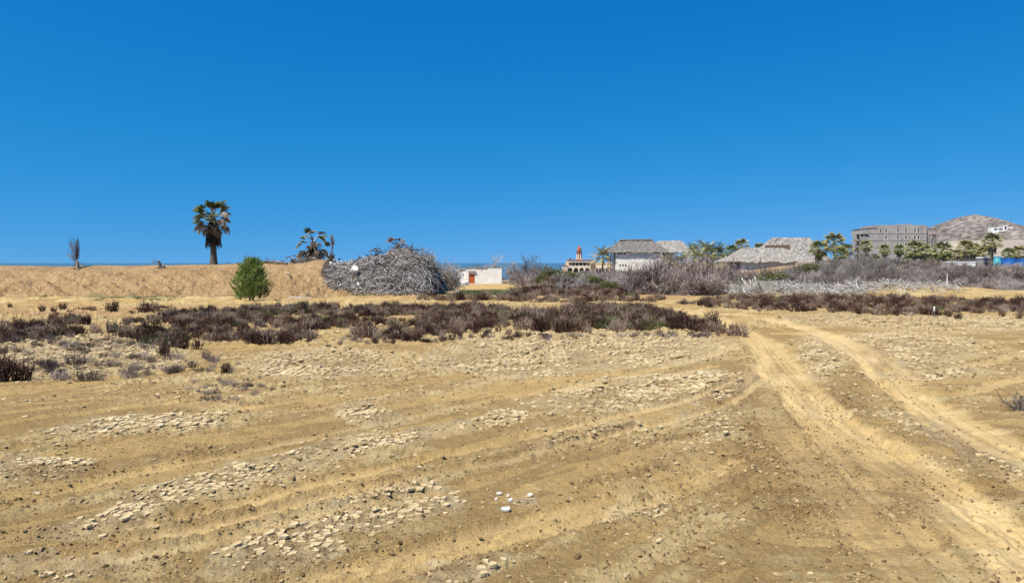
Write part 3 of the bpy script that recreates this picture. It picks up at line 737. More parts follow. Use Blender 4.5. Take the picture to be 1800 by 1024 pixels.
belt('saltbush_belt', [(-60,572),(-60,604),(0,605),(60,596),(130,590),(185,588),(230,602),(290,610),(330,606),(400,600),(430,606),(520,606),(565,600),(560,584),(600,588),(620,594),(700,596),(790,592),(850,588),(885,578),(895,566),(905,552),(860,543),(700,539),(560,540),(430,546),(330,549),(200,568),(100,568)],
     13, 'dark brown and purple saltbush belt across the middle on the left, below the earth bank', 'saltbush', {'grey': 1.2, 'dark': 5, 'green': .5}, .78, .425, 1)
belt('saltbush_thicket', [(905,574),(930,582),(1000,584),(1100,582),(1180,580),(1240,584),(1300,588),(1262,574),(1190,560),(1150,546),(1020,542),(960,552),(915,556)],
     12, 'dark saltbush thicket in the centre, tapering to a point at the dirt road', 'saltbush', {'grey': .6, 'dark': 5, 'green': 1.2}, 1.05, .33, 2)
belt('saltbush_strip', [(1185,536),(1280,543),(1400,547),(1490,549),(1560,556),(1650,556),(1740,550),(1870,552),(1870,533),(1640,529),(1600,525),(1450,524),(1290,524)],
     8, 'dark saltbush strip right of the dirt road, before the bleached branches', 'saltbush', {'grey': .8, 'dark': 5, 'green': .25}, .85, .40, 3)
belt('back_saltbush', [(730,522),(900,523),(1160,525),(1160,531),(1000,533),(860,531),(730,528)],
     4, 'thin dark saltbush row along the pale path in front of the white shed', 'saltbush', {'red': 1, 'dark': 4, 'grey': 1}, 1.0, .35, 4)
belt('grey_scrub', [(-40,600),(160,594),(300,616),(420,640),(380,668),(200,668),(60,672),(-40,672)],
     9, 'low dead grey scrub on pale sand at the left edge', 'scrub', {'grey': 6, 'dark': 1.2}, .62, .44, 5)
belt('dry_litter', [(330,668),(470,668),(520,700),(440,718),(350,706)], 22, 'flat patch of dead grey twigs on the sand, left of centre', 'scrub', {'grey': 1}, .32, .3, 6)
belt('pale_scrub_fringe', [(600,592),(900,590),(1250,586),(1262,596),(1100,596),(900,600),(620,606)], 9, 'thin grey dead fringe along the front foot of the saltbush', 'scrub', {'grey': 3, 'dark': 1.0}, .5, .42, 7)
belt('red_groundcover', [(900,510),(1000,505),(1120,512),(1180,516),(1060,521),(905,520)], 6, 'reddish succulent groundcover round the low brown mound', 'groundcover', {'red': 1, 'dark': .8, 'cover': .5}, 1.2, .3, 8)
belt('red_groundcover', [(90,546),(300,538),(330,548),(200,554),(60,556)], 3.5, 'reddish succulents on the sandy humps at the foot of the left bank', 'groundcover', {'red': 1, 'dark':.5}, 1.0, .5, 9)
belt('green_groundcover', [(810,511),(860,508),(920,512),(905,518),(820,519)], 8, 'green groundcover patch in front of the white shed', 'groundcover', {'cover': 1}, 1.6, .2, 10)
belt('green_groundcover', [(60,524),(210,522.5),(330,522.5),(330,526),(220,527.5),(60,527)], 5, 'thin green groundcover strip along the foot of the left bank', 'groundcover', {'cover': 1}, .8, .5, 11)

# single low bushes standing off the belts
def lowbush(kind, label, group=None):
    return None
SB = []
spots = [(42,668,1.25),(4,672,1.3),(8,655,.9),(660,604,.55),(690,606,.5),(712,600,.7),(598,606,.5),(735,598,.6),(876,583,.6),(858,586,.55),(828,595,.5),(1035,586,.8),(1215,588,.6),(1240,590,.55),(1262,590,.5),(1282,590,.5),
  (1335,548,.7),(1640,556,.95),(1668,556,1.0),(1684,560,.9),(1760,557,.8),(1795,556,1.0),(1790,561,.7),(1508,553,.9),(1575,556,.9),(1740,547,.9),(325,610,.9),(345,613,.9),(290,624,.9),(362,628,.6),(75,548,.9),(18,540,.7),(110,545,1.0),(95,550,.8),(320,600,1.0),(470,604,.9),(540,600,.9),(1075,522,.9),(1222,562,.6)]
protoS = [[stems(rg, 26, .30, .12, .012, M['pickle'], lean=.75, name='saltbush', fork=3) for _ in range(3)], [stems(rg, 40, .26, .12, .007, M['pickle_grey'], lean=.9, name='saltbush', fork=3)]]
GR = 'single low bushes at the edge of the saltbush belts'
ORD = ['first','second','third','fourth','fifth','sixth','seventh','eighth','ninth','tenth','eleventh','twelfth','thirteenth','fourteenth','fifteenth','sixteenth','seventeenth','eighteenth','nineteenth','twentieth','twenty first','twenty second','twenty third','twenty fourth','twenty fifth']
_rk = lambda f: {k: ORD[n] for n, k in enumerate(sorted([k for k in range(len(spots)) if f(*spots[k])], key=lambda k: spots[k][0]))}
_fa = _rk(lambda px, py, s: px > 1300); _fb = _rk(lambda px, py, s: px < 1300 and py < 552); _fc = _rk(lambda px, py, s: 60 < px < 1300 and py >= 552 and px != 1035)
for i, (px, py, s) in enumerate(spots):
    x, y = G0(px, py); o = obj('low_bush', protoS[0][i % 3], None, (x, y, float(ground_z(np.array([x]), np.array([y]))[0]) - .01))
    o.rotation_euler = (0, 0, i * 1.7); o.scale = (s, s, s)
    if i == 2: tag(o, 'small dark bush just behind the one cut by the left edge', 'bush')
    elif i == 0: tag(o, 'dark leafless bush standing alone on pale sand near the left edge', 'bush')
    elif i == 1: tag(o, 'dark bush cut by the left edge of the frame on pale sand', 'bush')
    elif px == 1035: tag(o, 'low dark bush at the front foot of the central thicket', 'bush', GR)
    elif px > 1300: tag(o, 'small dark bush right of the dirt road, %s from the left there' % _fa[i], 'bush', GR)
    elif py < 552: tag(o, 'small dark bush on the sandy humps below the bank, %s from the left' % _fb[i], 'bush', GR)
    else: tag(o, 'small dark bush just in front of the saltbush belt, %s from the left' % _fc.get(i, 'first'), 'bush', GR)

# ---------------------------------------------------------------- branch piles
def curved(rng, N, L, r, K=6, bend=.5):
    d = unit(rng.normal(0, 1, (N, 3)) * np.array([1, 1, .35])); P = np.zeros((N, K, 3)); b = rng.normal(0, bend, (N, 3)); Ls = L * rng.uniform(.5, 1.2, N)
    dd = d.copy()
    for k in range(1, K):
        dd = unit(dd + b / K * 1.3 + rng.normal(0, .07, (N, 3))); P[:, k] = P[:, k-1] + dd * (Ls / (K-1))[:, None]
    P -= P[:, K//2][:, None]
    return P, (r * rng.uniform(.6, 1.3, N))[:, None] * np.linspace(1, .45, K)[None]
def pile(root, n_parts, n_rest, sampler, L, r, seed, mt, mt2):
    rng = np.random.default_rng(seed)
    protos = []
    for i in range(14):
        P, Rr = curved(rng, 1, 1.0, r / L, K=7, bend=.9); P[..., 2] *= .5
        V, Fq = tubes(P, Rr, 5); protos.append(mesh_np('branch', V, [Fq], mt if i % 3 else mt2, True))
    for i in range(n_parts):
        p, nrm = sampler(rng); o = obj('branch', protos[rng.integers(0, 14)], root, tuple(p + nrm * rng.uniform(.03, .16)))
        q = Vector(nrm).to_track_quat('Z', 'Y'); o.rotation_mode = 'QUATERNION'
        o.rotation_quaternion = q @ Euler((rng.normal(0, .25), rng.normal(0, .25), rng.uniform(0, 6.28))).to_quaternion()
        s = L * rng.uniform(.45, 1.6) * (1.7 if rng.random() < .12 else 1); o.scale = (s, s, s)
    P, Rr = curved(rng, n_rest, L * .9, r * .8, K=5, bend=1.0)
    for i in range(n_rest):
        p, nrm = sampler(rng); n_ = np.array(nrm); Q = P[i]; Q -= np.outer(Q @ n_, n_) * .65; P[i] = Q + p + n_ * rng.uniform(-.03, .12)
    h = n_rest // 2
    V, Fq = tubes(P[:h], Rr[:h], 3); o = obj('small_branches', mesh_np('small_branches', V, [Fq], mt), root); o['kind'] = 'stuff'
    V, Fq = tubes(P[h:], Rr[h:] * .8, 3); o = obj('dark_twigs', mesh_np('dark_twigs', V, [Fq], mt2), root); o['kind'] = 'stuff'
def pile_surface(px_c):
    def f(rng):
        while True:
            x = rng.uniform(-13.2, -3.0); y = rng.uniform(44.5, 51.0)
            m = float(pile_m(np.array([x]), np.array([y]))[0]); z = tz(x, y)
            if m < .06 or z > m + .45: continue
            u_, v_ = proj(np.array([x]), np.array([y]), np.array([z]))
            if (((u_[0] - 676) / 24) ** 2 + ((v_[0] - 469) / 5.5) ** 2 > 1 or rng.random() < .08): break
        e = .15; n = unit(np.array([-(tz(x+e,y)-z)/e, -(tz(x,y+e)-z)/e, 1.0])); lump = .42 * max(0, float(fbm(np.array([x*.9]), np.array([y*.9 + z*1.2]), 201, 3)[0]) - .3)
        return np.array([x, y, z]) + n * lump, n
    return f
pl = empty('branch_pile', (0, 0, 0), 0, 'big heap of bleached grey branches and roots at the right end of the earth bank', 'branch pile')
pile(pl, 280, 6000, pile_surface(0), .92, .024, 5, M['bleached'], M['twig_dark'])
# what lies on the heap
def slab(name, px, py, Y, w, h, d, label, cat, mt, rot=(0,0,0)):
    mb = MB(); rnd = random.Random(px); n = 7; top = []
    for k in range(n):
        a = 2*math.pi*k/n; q = rnd.uniform(.8, 1.1); top.append((w/2*q*math.cos(a), d/2*q*math.sin(a)))
    v = [(a, b, 0) for a, b in top] + [(a*.9, b*.9, h) for a, b in top]
    mb.add(v, [tuple(range(n))[::-1], tuple(range(n, 2*n))] + [(i, (i+1) % n, (i+1) % n + n, i+n) for i in range(n)])
    o = mb.build(name, mt, None, W(px, py, Y) if Y < 60 else Vector(((px-900)/F*Y, Y, tzs(px, Y) + .05))); o.rotation_euler = rot; return tag(o, label, cat)
slab('concrete_slab', 624, 473, 46.0, .52, .14, .5, 'whitish slab of rubble lying high on the left of the branch heap', 'rubble', M['stucco'], (.9, .15, .2))
slab('concrete_slab', 629, 499, 44.2, .18, .10, .25, 'small white block low on the left side of the branch heap', 'rubble', M['stucco'], (1.2, 0, .4))
slab('concrete_slab', 581, 463, 47.5, .16, .10, .2, 'white stone beside the thin snag at the top left of the heap', 'rubble', M['stucco'], (.8, 0, .4))

# bleached windrow right of centre
def wind(rng):
    x = rng.uniform(13.3, 21.2) if rng.random() < .8 else rng.uniform(20.0, 27)
    x = min(x, 27.0)
    y = 45.0 + rng.normal(0, .7); z = tz(x, y) + abs(rng.normal(0, .12)) * 1.0 * (1.9 if x < 17.5 else 1.0)
    return np.array([x, y, z]), unit(np.array([rng.normal(0,.25), -.5, .85]))
wr = empty('branch_windrow', (0, 0, 0), 0, 'long low windrow of bleached white branches right of centre, behind the dark saltbush', 'branch pile')
pile(wr, 250, 2600, wind, .85, .022, 9, M['white_wood'], M['bleached'])

# ---------------------------------------------------------------- bare shrubs and trees
def shrub_mesh(name, seed, n0, ratios, L, spread, r0, mt, up=.4, lens=.62, base=.15, wob=.22, dev=.9, K=4, sides=(5,3,3,2,2), squash=1.0, leafn=0, leafs=.05, leafmat=None, lsp=.08):
    rng = np.random.default_rng(seed)
    parts, tips = branches(rng, n0, ratios, L, spread, r0, K=K, up=up, lens=lens, base=base, wob=wob, sides=sides, dev=dev, zmin=.0)
    V, Fs = join(parts); V = V * np.array([1, 1, squash])
    me = mesh_np(name, V, Fs, mt); lm = None
    if leafn:
        V2, F2 = leaves(rng, tips * np.array([1, 1, squash]), leafn, lsp, leafs); lm = mesh_np('leaves', V2, [F2], leafmat)
    return me, lm
def plant(name, me, lm, px, base_y, Y, h, hm, label, cat, group=None, rz=0, wide=1.0):
    "h: wanted height in metres; hm: height of the mesh"
    x = (px - 900) / F * Y; z = tz(x, Y); s = h / hm
    if lm is None:
        o = obj(name, me, None, (x, Y, z - .03)); o.scale = (s * wide, s * wide, s); o.rotation_euler = (0, 0, rz); return tag(o, label, cat, group)
    r = empty(name, (x, Y, z - .03), rz, label, cat, group); r.scale = (s * wide, s * wide, s)
    obj('branches', me, r); obj('leaves', lm, r); return r
def mh_(me):
    if me.name.startswith('dense'): q_ = 97
    else: q_ = 99.3
    z = np.empty(len(me.vertices)*3, dtype=np.float32); me.vertices.foreach_get('co', z); return float(np.percentile(z[2::3], q_))
# prototypes
bare = [shrub_mesh('bare_shrub', 40 + i, 9, (4, 5, 5), 1.25, .75, .028, M['twig'], up=.55, wob=.2, dev=.75, sides=(5,4,3,3)) for i in range(3)]
dense = [shrub_mesh('dense_shrub', 50 + i, 42, (5, 5, 5), .72, 1.45, .016, M['twig_lilac'], up=.15, lens=.62, base=.35, wob=.28, sides=(3,3,2,2), dev=1.1) for i in range(4)]
greyd = [shrub_mesh('dense_shrub', 60 + i, 30, (5, 5, 4), .78, 1.3, .018, M['twig'], up=.3, lens=.6, base=.35, wob=.25, sides=(3,3,2,2), dev=1.0) for i in range(3)]
reeds = [shrub_mesh('stem_thicket', 70 + i, 46, (3, 3), 1.5, .38, .024, M['reed'], up=.7, lens=.5, base=.5, wob=.10, sides=(4,3,3), dev=.5, K=5) for i in range(2)]
olive = [shrub_mesh('olive_bush', 80 + i, 22, (4, 4), .7, 1.3, .02, M['twig'], up=.35, base=.3, leafn=16, leafs=.07, leafmat=M['leaf_olive'], lsp=.09) for i in range(2)]
H = {}
for grp in (bare, dense, greyd, reeds, olive):
    for me, lm in grp: H[me.name] = mh_(me)
def P_(grp, i): me, lm = grp[i % len(grp)]; return me, lm, H[me.name]
def put(grp, i, px, top, Y, label, cat, group=None, wide=1.0, name='bare_shrub'):
    me, lm, hm = P_(grp, i); x = (px - 900) / F * Y; zt = WZ(top, Y); h = max(zt - tz(x, Y), .25)
    return plant(name, me, lm, px, 0, Y, h, hm, label, cat, group, i * 1.3, wide)
put(bare, 0, 868, 447, 104, 'tallest bare grey tree rising behind the white shed roof', 'bare tree', name='bare_tree')
put(bare, 1, 838, 460, 106, 'thin bare shrub showing over the left of the white shed roof', 'bare tree', name='bare_tree')
put(bare, 2, 900, 456, 84, 'bare shrub touching the right corner of the white shed', 'bare tree', name='bare_tree')
put(bare, 0, 921, 448, 78, 'wide bare grey tree standing right of the white shed', 'bare tree', name='bare_tree', wide=1.15)
put(bare, 1, 942, 452, 76, 'bare grey tree above the low reddish mound', 'bare tree', name='bare_tree')
put(bare, 2, 910, 470, 72, 'low bare shrub in front of the bare trees right of the shed', 'bare shrub', wide=1.3)
put(bare, 1, 935, 476, 68, 'low bare shrub rooted behind the reddish mound', 'bare shrub', wide=1.4)
put(bare, 2, 1022, 478, 56, 'pale forked bare shrub between the olive bush and the lilac scrub', 'bare shrub')
put(bare, 0, 985, 486, 54, 'pale twigs in front of the olive bush', 'bare shrub', wide=.9)
put(dense, 1, 962, 474, 66, 'brown dead bush at the left shoulder of the olive bush', 'bush', name='bush', wide=1.1)
put(olive, 0, 975, 475, 62, 'broad olive green bush behind the reddish mound, left half', 'bush', name='olive_bush', wide=1.1)
put(olive, 1, 1000, 480, 60, 'broad olive green bush below the domed hotel, right half', 'bush', name='olive_bush', wide=1.2)
put(olive, 1, 1040, 487, 62, 'olive bush in the brown scrub below the right wing of the hotel', 'bush', name='olive_bush', wide=1.3)
put(olive, 0, 955, 484, 60, 'small olive bush on top of the reddish mound', 'bush', name='olive_bush', wide=1.2)
put(olive, 0, 1074, 497, 52, 'low round dark green bush in front of the pale dune', 'bush', name='olive_bush', wide=1.7)
put(olive, 1, 1362, 482, 66, 'small olive bush between the grey scrub below the second thatched roof', 'bush', name='olive_bush', wide=1.7)
put(olive, 0, 1345, 489, 62, 'low olive bush left of the small olive bush below the second thatched roof', 'bush', name='olive_bush', wide=1.9)
put(olive, 1, 1425, 466, 92, 'dark green bush at the foot of the palms beside the second thatched roof', 'bush', name='olive_bush', wide=1.6)
for i, (px, top, Y) in enumerate([(1020,484,64),(1042,482,70),(1062,483,74),(1085,485,72),(1105,484,66),(1050,496,56),(1100,500,52)]):
    put(dense if i % 2 else greyd, i, px, top, Y, 'brownish grey scrub between olive bush and big lilac thicket, %s from the left' % {1020:'first',1042:'second',1050:'third',1062:'fourth',1085:'fifth',1100:'sixth',1105:'seventh'}[px], 'bush', 'scrub below the domed hotel', 1.25, 'bush')
# the big lilac dome
for i, (px, top, Y, w, lb) in enumerate([(1165,458,50,1.15,'tallest left shoulder of the big lilac dead thicket'),(1205,457,51,1.2,'middle of the big lilac dead thicket before the house'),(1245,462,50.5,1.2,'right of the middle of the big lilac dead thicket'),(1278,474,49.5,1.1,'right end of the big lilac dead thicket, above the white branches'),
      (1137,472,49,1.0,'left end of the big lilac dead thicket, dark at its foot'),(1180,478,47.5,1.3,'low front bush of the big lilac dead thicket, left'),(1232,478,47,1.3,'low front bush of the big lilac dead thicket, right')]):
    put(dense, i, px, top, Y, lb, 'dead bush', None, w, 'dead_bush')
# grey brush right
for i, (px, top, Y, w) in enumerate([(1395,483,58,1.2),(1425,478,62,1.2),(1455,484,58,1.1),(1480,482,64,1.1),(1410,492,52,1.3),(1310,486,62,1.2),(1330,480,70,1.2),(1300,478,74,1.1)]):
    put(dense, i, px, top + 2, Y, 'lilac grey dead bush behind the bleached windrow, %s from the left' % ORD[sorted([1395,1425,1455,1480,1410,1310,1330,1300]).index(px)], 'dead bush', 'dead bushes behind the windrow', w, 'dead_bush')
k = 0
_L = [(1530,478,60,1.1),(1555,474,64,1.1),(1580,477,60,1.15),(1605,470,68,1.1),(1632,474,62,1.2),(1660,472,66,1.2),(1688,473,62,1.1),(1712,470,68,1.2),(1738,472,64,1.2),(1765,470,68,1.2),(1790,472,62,1.1),(1815,470,66,1.1),
      (1545,492,54,1.2),(1590,492,53,1.25),(1640,493,53,1.25),(1690,492,53,1.3),(1735,493,52,1.3),(1778,491,53,1.3),(1820,490,53,1.3),(1615,484,57,1.1),(1665,482,58,1.1),(1715,482,57,1.1),(1755,481,58,1.1),(1505,486,58,1.1),
      (1860,476,60,1.3),(1900,478,58,1.3)]
_bs = {(p[0], p[2]) for p in _L if p[2] >= 59}; _bk = sorted(p[0] for p in _L if p[2] >= 59); _fr = sorted(p[0] for p in _L if p[2] < 59)
for px, top, Y, w in _L:
    put((dense, greyd)[k % 2], k, px, top + (3 if px > 1650 and Y > 59 else 1), Y, 'grey leafless bush below the right palms, %s row, %s from the left' % (('back', ORD[_bk.index(px)]) if (px, Y) in _bs else ('front', ORD[_fr.index(px)])), 'dead bush', 'dead bushes of the right scrub belt', w, 'dead_bush'); k += 1
for i, (px, top, Y) in enumerate([(1492,444,72),(1510,440,70),(1528,442,72),(1470,452,74),(1545,446,74),(1500,456,64),(1522,460,62),(1452,460,74),(1566,456,74),(1478,464,64)]):
    put(reeds, i, px, top, Y, 'tall upright dead stems before the apartment block, %s from the left' % ORD[sorted([1492,1510,1528,1470,1545,1500,1522,1452,1566,1478]).index(px)], 'dead stems', 'tall dead stems before the apartment block', .8, 'stem_thicket')
for i, (px, top, Y) in enumerate([(1345,462,82),(1385,464,84),(1405,462,82),(1425,474,78)]):
    put(reeds, i, px, top, Y, 'thin dead stems before the second thatched roof, %s from the left' % ORD[i], 'dead stems', 'dead stems before the second thatched house', .9, 'stem_thicket')
# upright white branches left in the windrow
st, _l = shrub_mesh('upright_branches', 99, 16, (2,), 1.0, .45, .035, M['bleached'], up=.5, lens=.5, base=.5, wob=.08, sides=(5,4), K=5)
plant('upright_branches', st, None, 1306, 0, 45.6, 1.15, mh_(st), 'bunch of pale upright branches sticking out of the left of the windrow', 'branches')
# on the branch heap: top brush and dry palm leaves
for i, (px, top, Y, w, lb) in enumerate([(715,432,50,.9,'dark brush crowning the heap of branches'),(740,438,50.5,.9,'dark brush on the right shoulder of the heap of branches'),(757,447,50,.8,'dark brush on the right slope of the heap of branches'),(690,434,51,.8,'dark brush left of the crown of the heap of branches')]):
    x = (px - 900) / F * Y; me, lm, hm = P_(greyd, i); zt = WZ(top, Y); z0 = tz(x, Y)
    o = obj('brush', me, None, (x, Y, z0)); s = max(zt - z0, .45) / hm; o.scale = (s*w*1.2, s*w*1.2, s); tag(o, lb, 'brush')
put(bare, 1, 790, 455, 62, 'bare shrub between the branch heap and the white shed', 'bare shrub', wide=1.1)
put(bare, 2, 775, 462, 58, 'bare shrub at the right foot of the branch heap', 'bare shrub', wide=1.1)
put(greyd, 1, 785, 470, 58, 'dense brown brush between the heap and the shed', 'brush', wide=.9, name='brush')

# low scrub carpeting the land behind, as far as the houses
def cover(name, n, q0, q1, ya, yb, vs, smin, smax, label, seed, keep):
    rng = np.random.default_rng(seed); q = rng.uniform(q0, q1, n); y = 1 / rng.uniform(1/yb, 1/ya, n); x = q * y
    k = keep(x, y, fbm(x*.15, y*.15, seed, 3)); x, y = x[k], y[k]
    return scatter(name, np.stack([x, y, terrain(x, y) - .05], 1), rng.uniform(0, 6.28, len(x)), rng.uniform(smin, smax, len(x)), rng.integers(0, len(vs), len(x)), vs, label, 'scrub')
cvm = [shrub_mesh('scrub', 150+i, 26, (4, 4), .45, 1.4, .014, (M['twig_lilac'], M['twig'], M['twig_dark'])[i], up=.2, base=.3, wob=.25, sides=(3,2,2), dev=1.0)[0] for i in range(3)]
clear = lambda x, y: (np.exp(-((x + 2.5) / 6) ** 2 - ((y - 82) / 20) ** 2) < .35) & (np.exp(-((x - 50) / 9) ** 2 - ((y - 138) / 8) ** 2) < .4) & (np.exp(-((x - 31) / 6) ** 2 - ((y - 203) / 8) ** 2) < .4)
cover('low_scrub', 2600, .06, .76, 54, 120, cvm, .7, 1.6, 'low grey scrub carpeting the land between the windrow and the palms', 701, lambda x, y, f: (f > .36) & clear(x, y))
cover('far_scrub', 2400, .03, .78, 115, 300, cvm, 1.3, 3.0, 'distant grey brown scrub round the houses and below the apartment block', 702, lambda x, y, f: (f > .3) & clear(x, y) & ~((x > 20) & (x < 48) & (y > 200) & (y < 245)) & ~((x > 41) & (x < 63) & (y > 143) & (y < 172)) & ~((x > 15) & (x < 45) & (y > 285)))
cover('low_scrub', 500, -.11, .08, 62, 130, cvm, .5, 1.1, 'sparse dead scrub round the white shed and the bare trees', 703, lambda x, y, f: (f > .42) & clear(x, y))

# green tamarisk-like bush in front of the bank
def green_bush():
    rng = np.random.default_rng(12); x, y = (442-900)/F*38.5, 38.5; z = tz(x, y)
    r = empty('green_bush', (x, y, z), 0, 'bright green feathery young tree growing in front of the earth bank', 'tree')
    parts, tips = branches(rng, 13, (6, 5), 1.0, .75, .03, K=5, up=.9, lens=.5, base=.12, wob=.12, sides=(5,3,3), dev=.8)
    V, Fs = join(parts)
    obj('branches', mesh_np('branches', V * .9, Fs, M['twig_dark']), r)
    # feathery plumes: short upright sprays round an egg-shaped volume
    C = []
    while len(C) < 520:
        h = rng.uniform(.08, 2.0); w = (.94 * min(1, (h + .3) / .8) ** .6) * (1 - max(0, (h - .75) / 1.55) ** 1.25) + .05; a = rng.uniform(0, 6.28); q = math.sqrt(rng.uniform(0.02, 1)) * w
        lob = .55 + .75 * float(vn(np.array([a * 1.3 + 5]), np.array([h * 2.2]), 4)[0])
        C.append((q * lob * math.cos(a), q * lob * math.sin(a), h))
    C = np.array(C); d = unit(np.stack([C[:,0] * .9, C[:,1] * .9, np.full(len(C), .75)], 1))
    n = 44; c = np.repeat(C, n, 0); dd = np.repeat(d, n, 0); t = rng.uniform(0, .30, len(c))
    p = c + dd * t[:, None] + rng.normal(0, .03, c.shape); q = unit(dd + rng.normal(0, .6, c.shape)); s_ = unit(np.cross(q, rng.normal(0, 1, c.shape))); L = rng.uniform(.05, .11, len(c))[:, None]
    V = np.stack([p - s_*.009, p + s_*.009, p + q*L + s_*.004, p + q*L - s_*.004], 1).reshape(-1, 3); b = np.arange(len(c)) * 4
    obj('leaves', mesh_np('leaves', V, [np.stack([b,b+1,b+2,b+3],1)], M['leaf_green']), r)
green_bush()

# ---------------------------------------------------------------- palms
def fan_frond(seed, mt, petiole=1.0, rad=.9, droop=.25, n=18, arc=150):
    rng = np.random.default_rng(seed); mb = MB()
    # petiole along +X
    for s_ in (-1, 1): pass
    w = .035; mb.add([(0,-w,0),(0,w,0),(petiole*.55,w*.7,.03),(petiole*.55,-w*.7,.03),(petiole,w*.4,0),(petiole,-w*.4,0)], [(0,1,2,3),(3,2,4,5)])
    for k in range(n):
        a = R(-arc/2 + arc * k/(n-1)) + rng.normal(0, .03); L = rad * (1 - .25 * abs(2*k/(n-1) - 1)) * rng.uniform(.85, 1.1)
        da = R(arc/n * .52); fold = .05
        def pt(r_, a_, z_): return (petiole + r_*math.cos(a_), r_*math.sin(a_), z_)
        z1 = -droop * .15 * L; z2 = -droop * L * rng.uniform(.6, 1.4)
        v = [pt(.05, a, 0), pt(L*.55, a-da, z1-fold*.5), pt(L*.58, a, z1+fold), pt(L*.55, a+da, z1-fold*.5), pt(L, a + rng.normal(0,.04), z2)]
        mb.add(v, [(0,1,2),(0,2,3),(1,4,2),(2,4,3)])
    me = mb.mesh('frond', mt); me.materials.append(M['bleached']); me.polygons[0].material_index = 1; me.polygons[1].material_index = 1
    return me
def orient(o, az, el, roll=0):
    o.rotation_mode = 'QUATERNION'
    o.rotation_quaternion = Euler((0, 0, az)).to_quaternion() @ Euler((0, -el, 0)).to_quaternion() @ Euler((roll, 0, 0)).to_quaternion()
def trunk_mesh(h, r0, r1, seed, rings=26, lean=0., n=12):
    rng = np.random.default_rng(seed); mb = MB(); v = []; f = []
    nz = rings * 2
    for i in range(nz + 1):
        t = i / nz; z = t * h; r = r0 + (r1 - r0) * t + (.018 if i % 2 else -.012) + (.12 * math.exp(-t * 14)); cx = lean * t * t
        for k in range(n):
            a = 2*math.pi*k/n; q = r * (1 + rng.normal(0, .05)); v.append((cx + q*math.cos(a), q*math.sin(a), z))
    for i in range(nz):
        for k in range(n): f.append((i*n+k, i*n+(k+1)%n, (i+1)*n+(k+1)%n, (i+1)*n+k))
    mb.add(v, f); return mb.mesh('trunk', M['trunk'])
def skirt_mesh(z0, z1, r0, r1, n, L, seed, mt):
    rng = np.random.default_rng(seed); a = rng.uniform(0, 6.28, n); z = rng.uniform(z0, z1, n); K = 4; P = np.zeros((n, K, 3)); t = (z - z0) / (z1 - z0)
    rr = r0 + (r1 - r0) * t; rad = .05 + rr * .3
    for k in range(K):
        q = rad + (rr - rad) * (k / (K-1)) ** .7
        P[:, k] = np.stack([q*np.cos(a), q*np.sin(a), z - L * rng.uniform(.8, 1.1, n) * k/(K-1)], 1)
    P += rng.normal(0, .02, P.shape)
    V, Fq = tubes(P, np.tile(np.array([.03, .055, .05, .012]), (n, 1)) * rng.uniform(.7, 1.3, (n,1)), 2)
    return mesh_np('dead_skirt', V, [Fq], mt)
def scale_to(r, s): r.scale = (s, s, s)
# the tall palm on the bank
x = (376-900)/F*54; pz = tzs(376, 54) - .03
tp = empty('fan_palm', (x, 54, pz), 0, 'tall lone fan palm with a brown skirt of dead fronds on the earth bank', 'palm tree')
TH = 3.55
obj('trunk', trunk_mesh(TH, .24, .16, 1), tp)
obj('dead_skirt', skirt_mesh(2.2, 3.45, .58, .46, 560, .95, 2, M['palm_skirt']), tp)
fr = [fan_frond(10+i, M['palm_green'], .62, .55, .35, arc=130) for i in range(3)]; fd = [fan_frond(20+i, M['palm_dead'], .60, .55, .7, arc=90) for i in range(3)]
rp = random.Random(5)
for i in range(76):
    if i < 20: el = rp.uniform(.45, 1.4); me = fr[i % 3]
    elif i < 46: el = rp.uniform(-.25, .75); me = (fr + fd)[rp.randrange(6)]
    else: el = rp.uniform(-1.15, .0); me = fd[i % 3]
    o = obj('frond' if me in fr else 'dead_frond', me, tp, (.06*math.cos(i*2.4), .06*math.sin(i*2.4), TH - .02*i*.35 + .15)); orient(o, i * 2.399 + rp.uniform(-.2,.2), el, rp.uniform(-.5,.5)); s = rp.uniform(1.0, 1.32); o.scale = (s,s,s)
# the shorter shaggy palm, right of it
x = (551-900)/F*52; pz = tzs(551, 52) - .03
sp_ = empty('fan_palm', (x, 52, pz), 0, 'short shaggy fan palm with drooping dry fronds beside the heap of branches', 'palm tree')
obj('trunk', trunk_mesh(1.5, .26, .18, 3, 12), sp_); obj('dead_skirt', skirt_mesh(.55, 1.35, .42, .36, 260, .75, 4, M['palm_skirt']), sp_)
for i in range(64):
    el = rp.uniform(.5, 1.25) if i < 8 else (rp.uniform(0, .5) if i < 14 else rp.uniform(-1.2, -.1)); me = (fr + fd)[rp.randrange(6)] if i < 10 else fd[i % 3]
    o = obj('frond' if me in fr else 'dead_frond', me, sp_, (0, 0, 1.45 - .01*i)); orient(o, i*2.399, el, rp.uniform(-.5,.5)); s = rp.uniform(.85, 1.25); o.scale = (s,s,s)
# its stubby neighbour fronds
def stub(px, py, Y, n, label, name='palm_stub', s0=.6, els=(.2, 1.3), mts=None, cat='palm stump'):
    x = (px-900)/F*Y; r = empty(name, (x, Y, tz(x, Y) + (.45 if Y in (50.5, 50, 56) and px > 600 else -.02)), 0, label, cat)
    obj('trunk', trunk_mesh(.35*s0/.6, .16, .12, px, 4), r)
    for i in range(n):
        o = obj('dead_frond', (mts or fd)[i % 3], r, (0, 0, .25)); orient(o, i*2.399 + px, rp.uniform(*els), rp.uniform(-.6,.6)); s = s0*rp.uniform(.7, 1.15); o.scale = (s,s,s)
stub(515, 458, 50.5, 8, 'small withered palm stump left of the shaggy palm, at the bank edge', els=(-.2, 1.0), s0=.55)
stub(530, 459, 50, 7, 'low withered palm stump leaning against the foot of the shaggy palm', els=(-.3, .8), s0=.6)
stub(540, 459, 49.5, 6, 'dead fronds slumped at the foot of the shaggy palm', els=(-.4, .5), s0=.6)
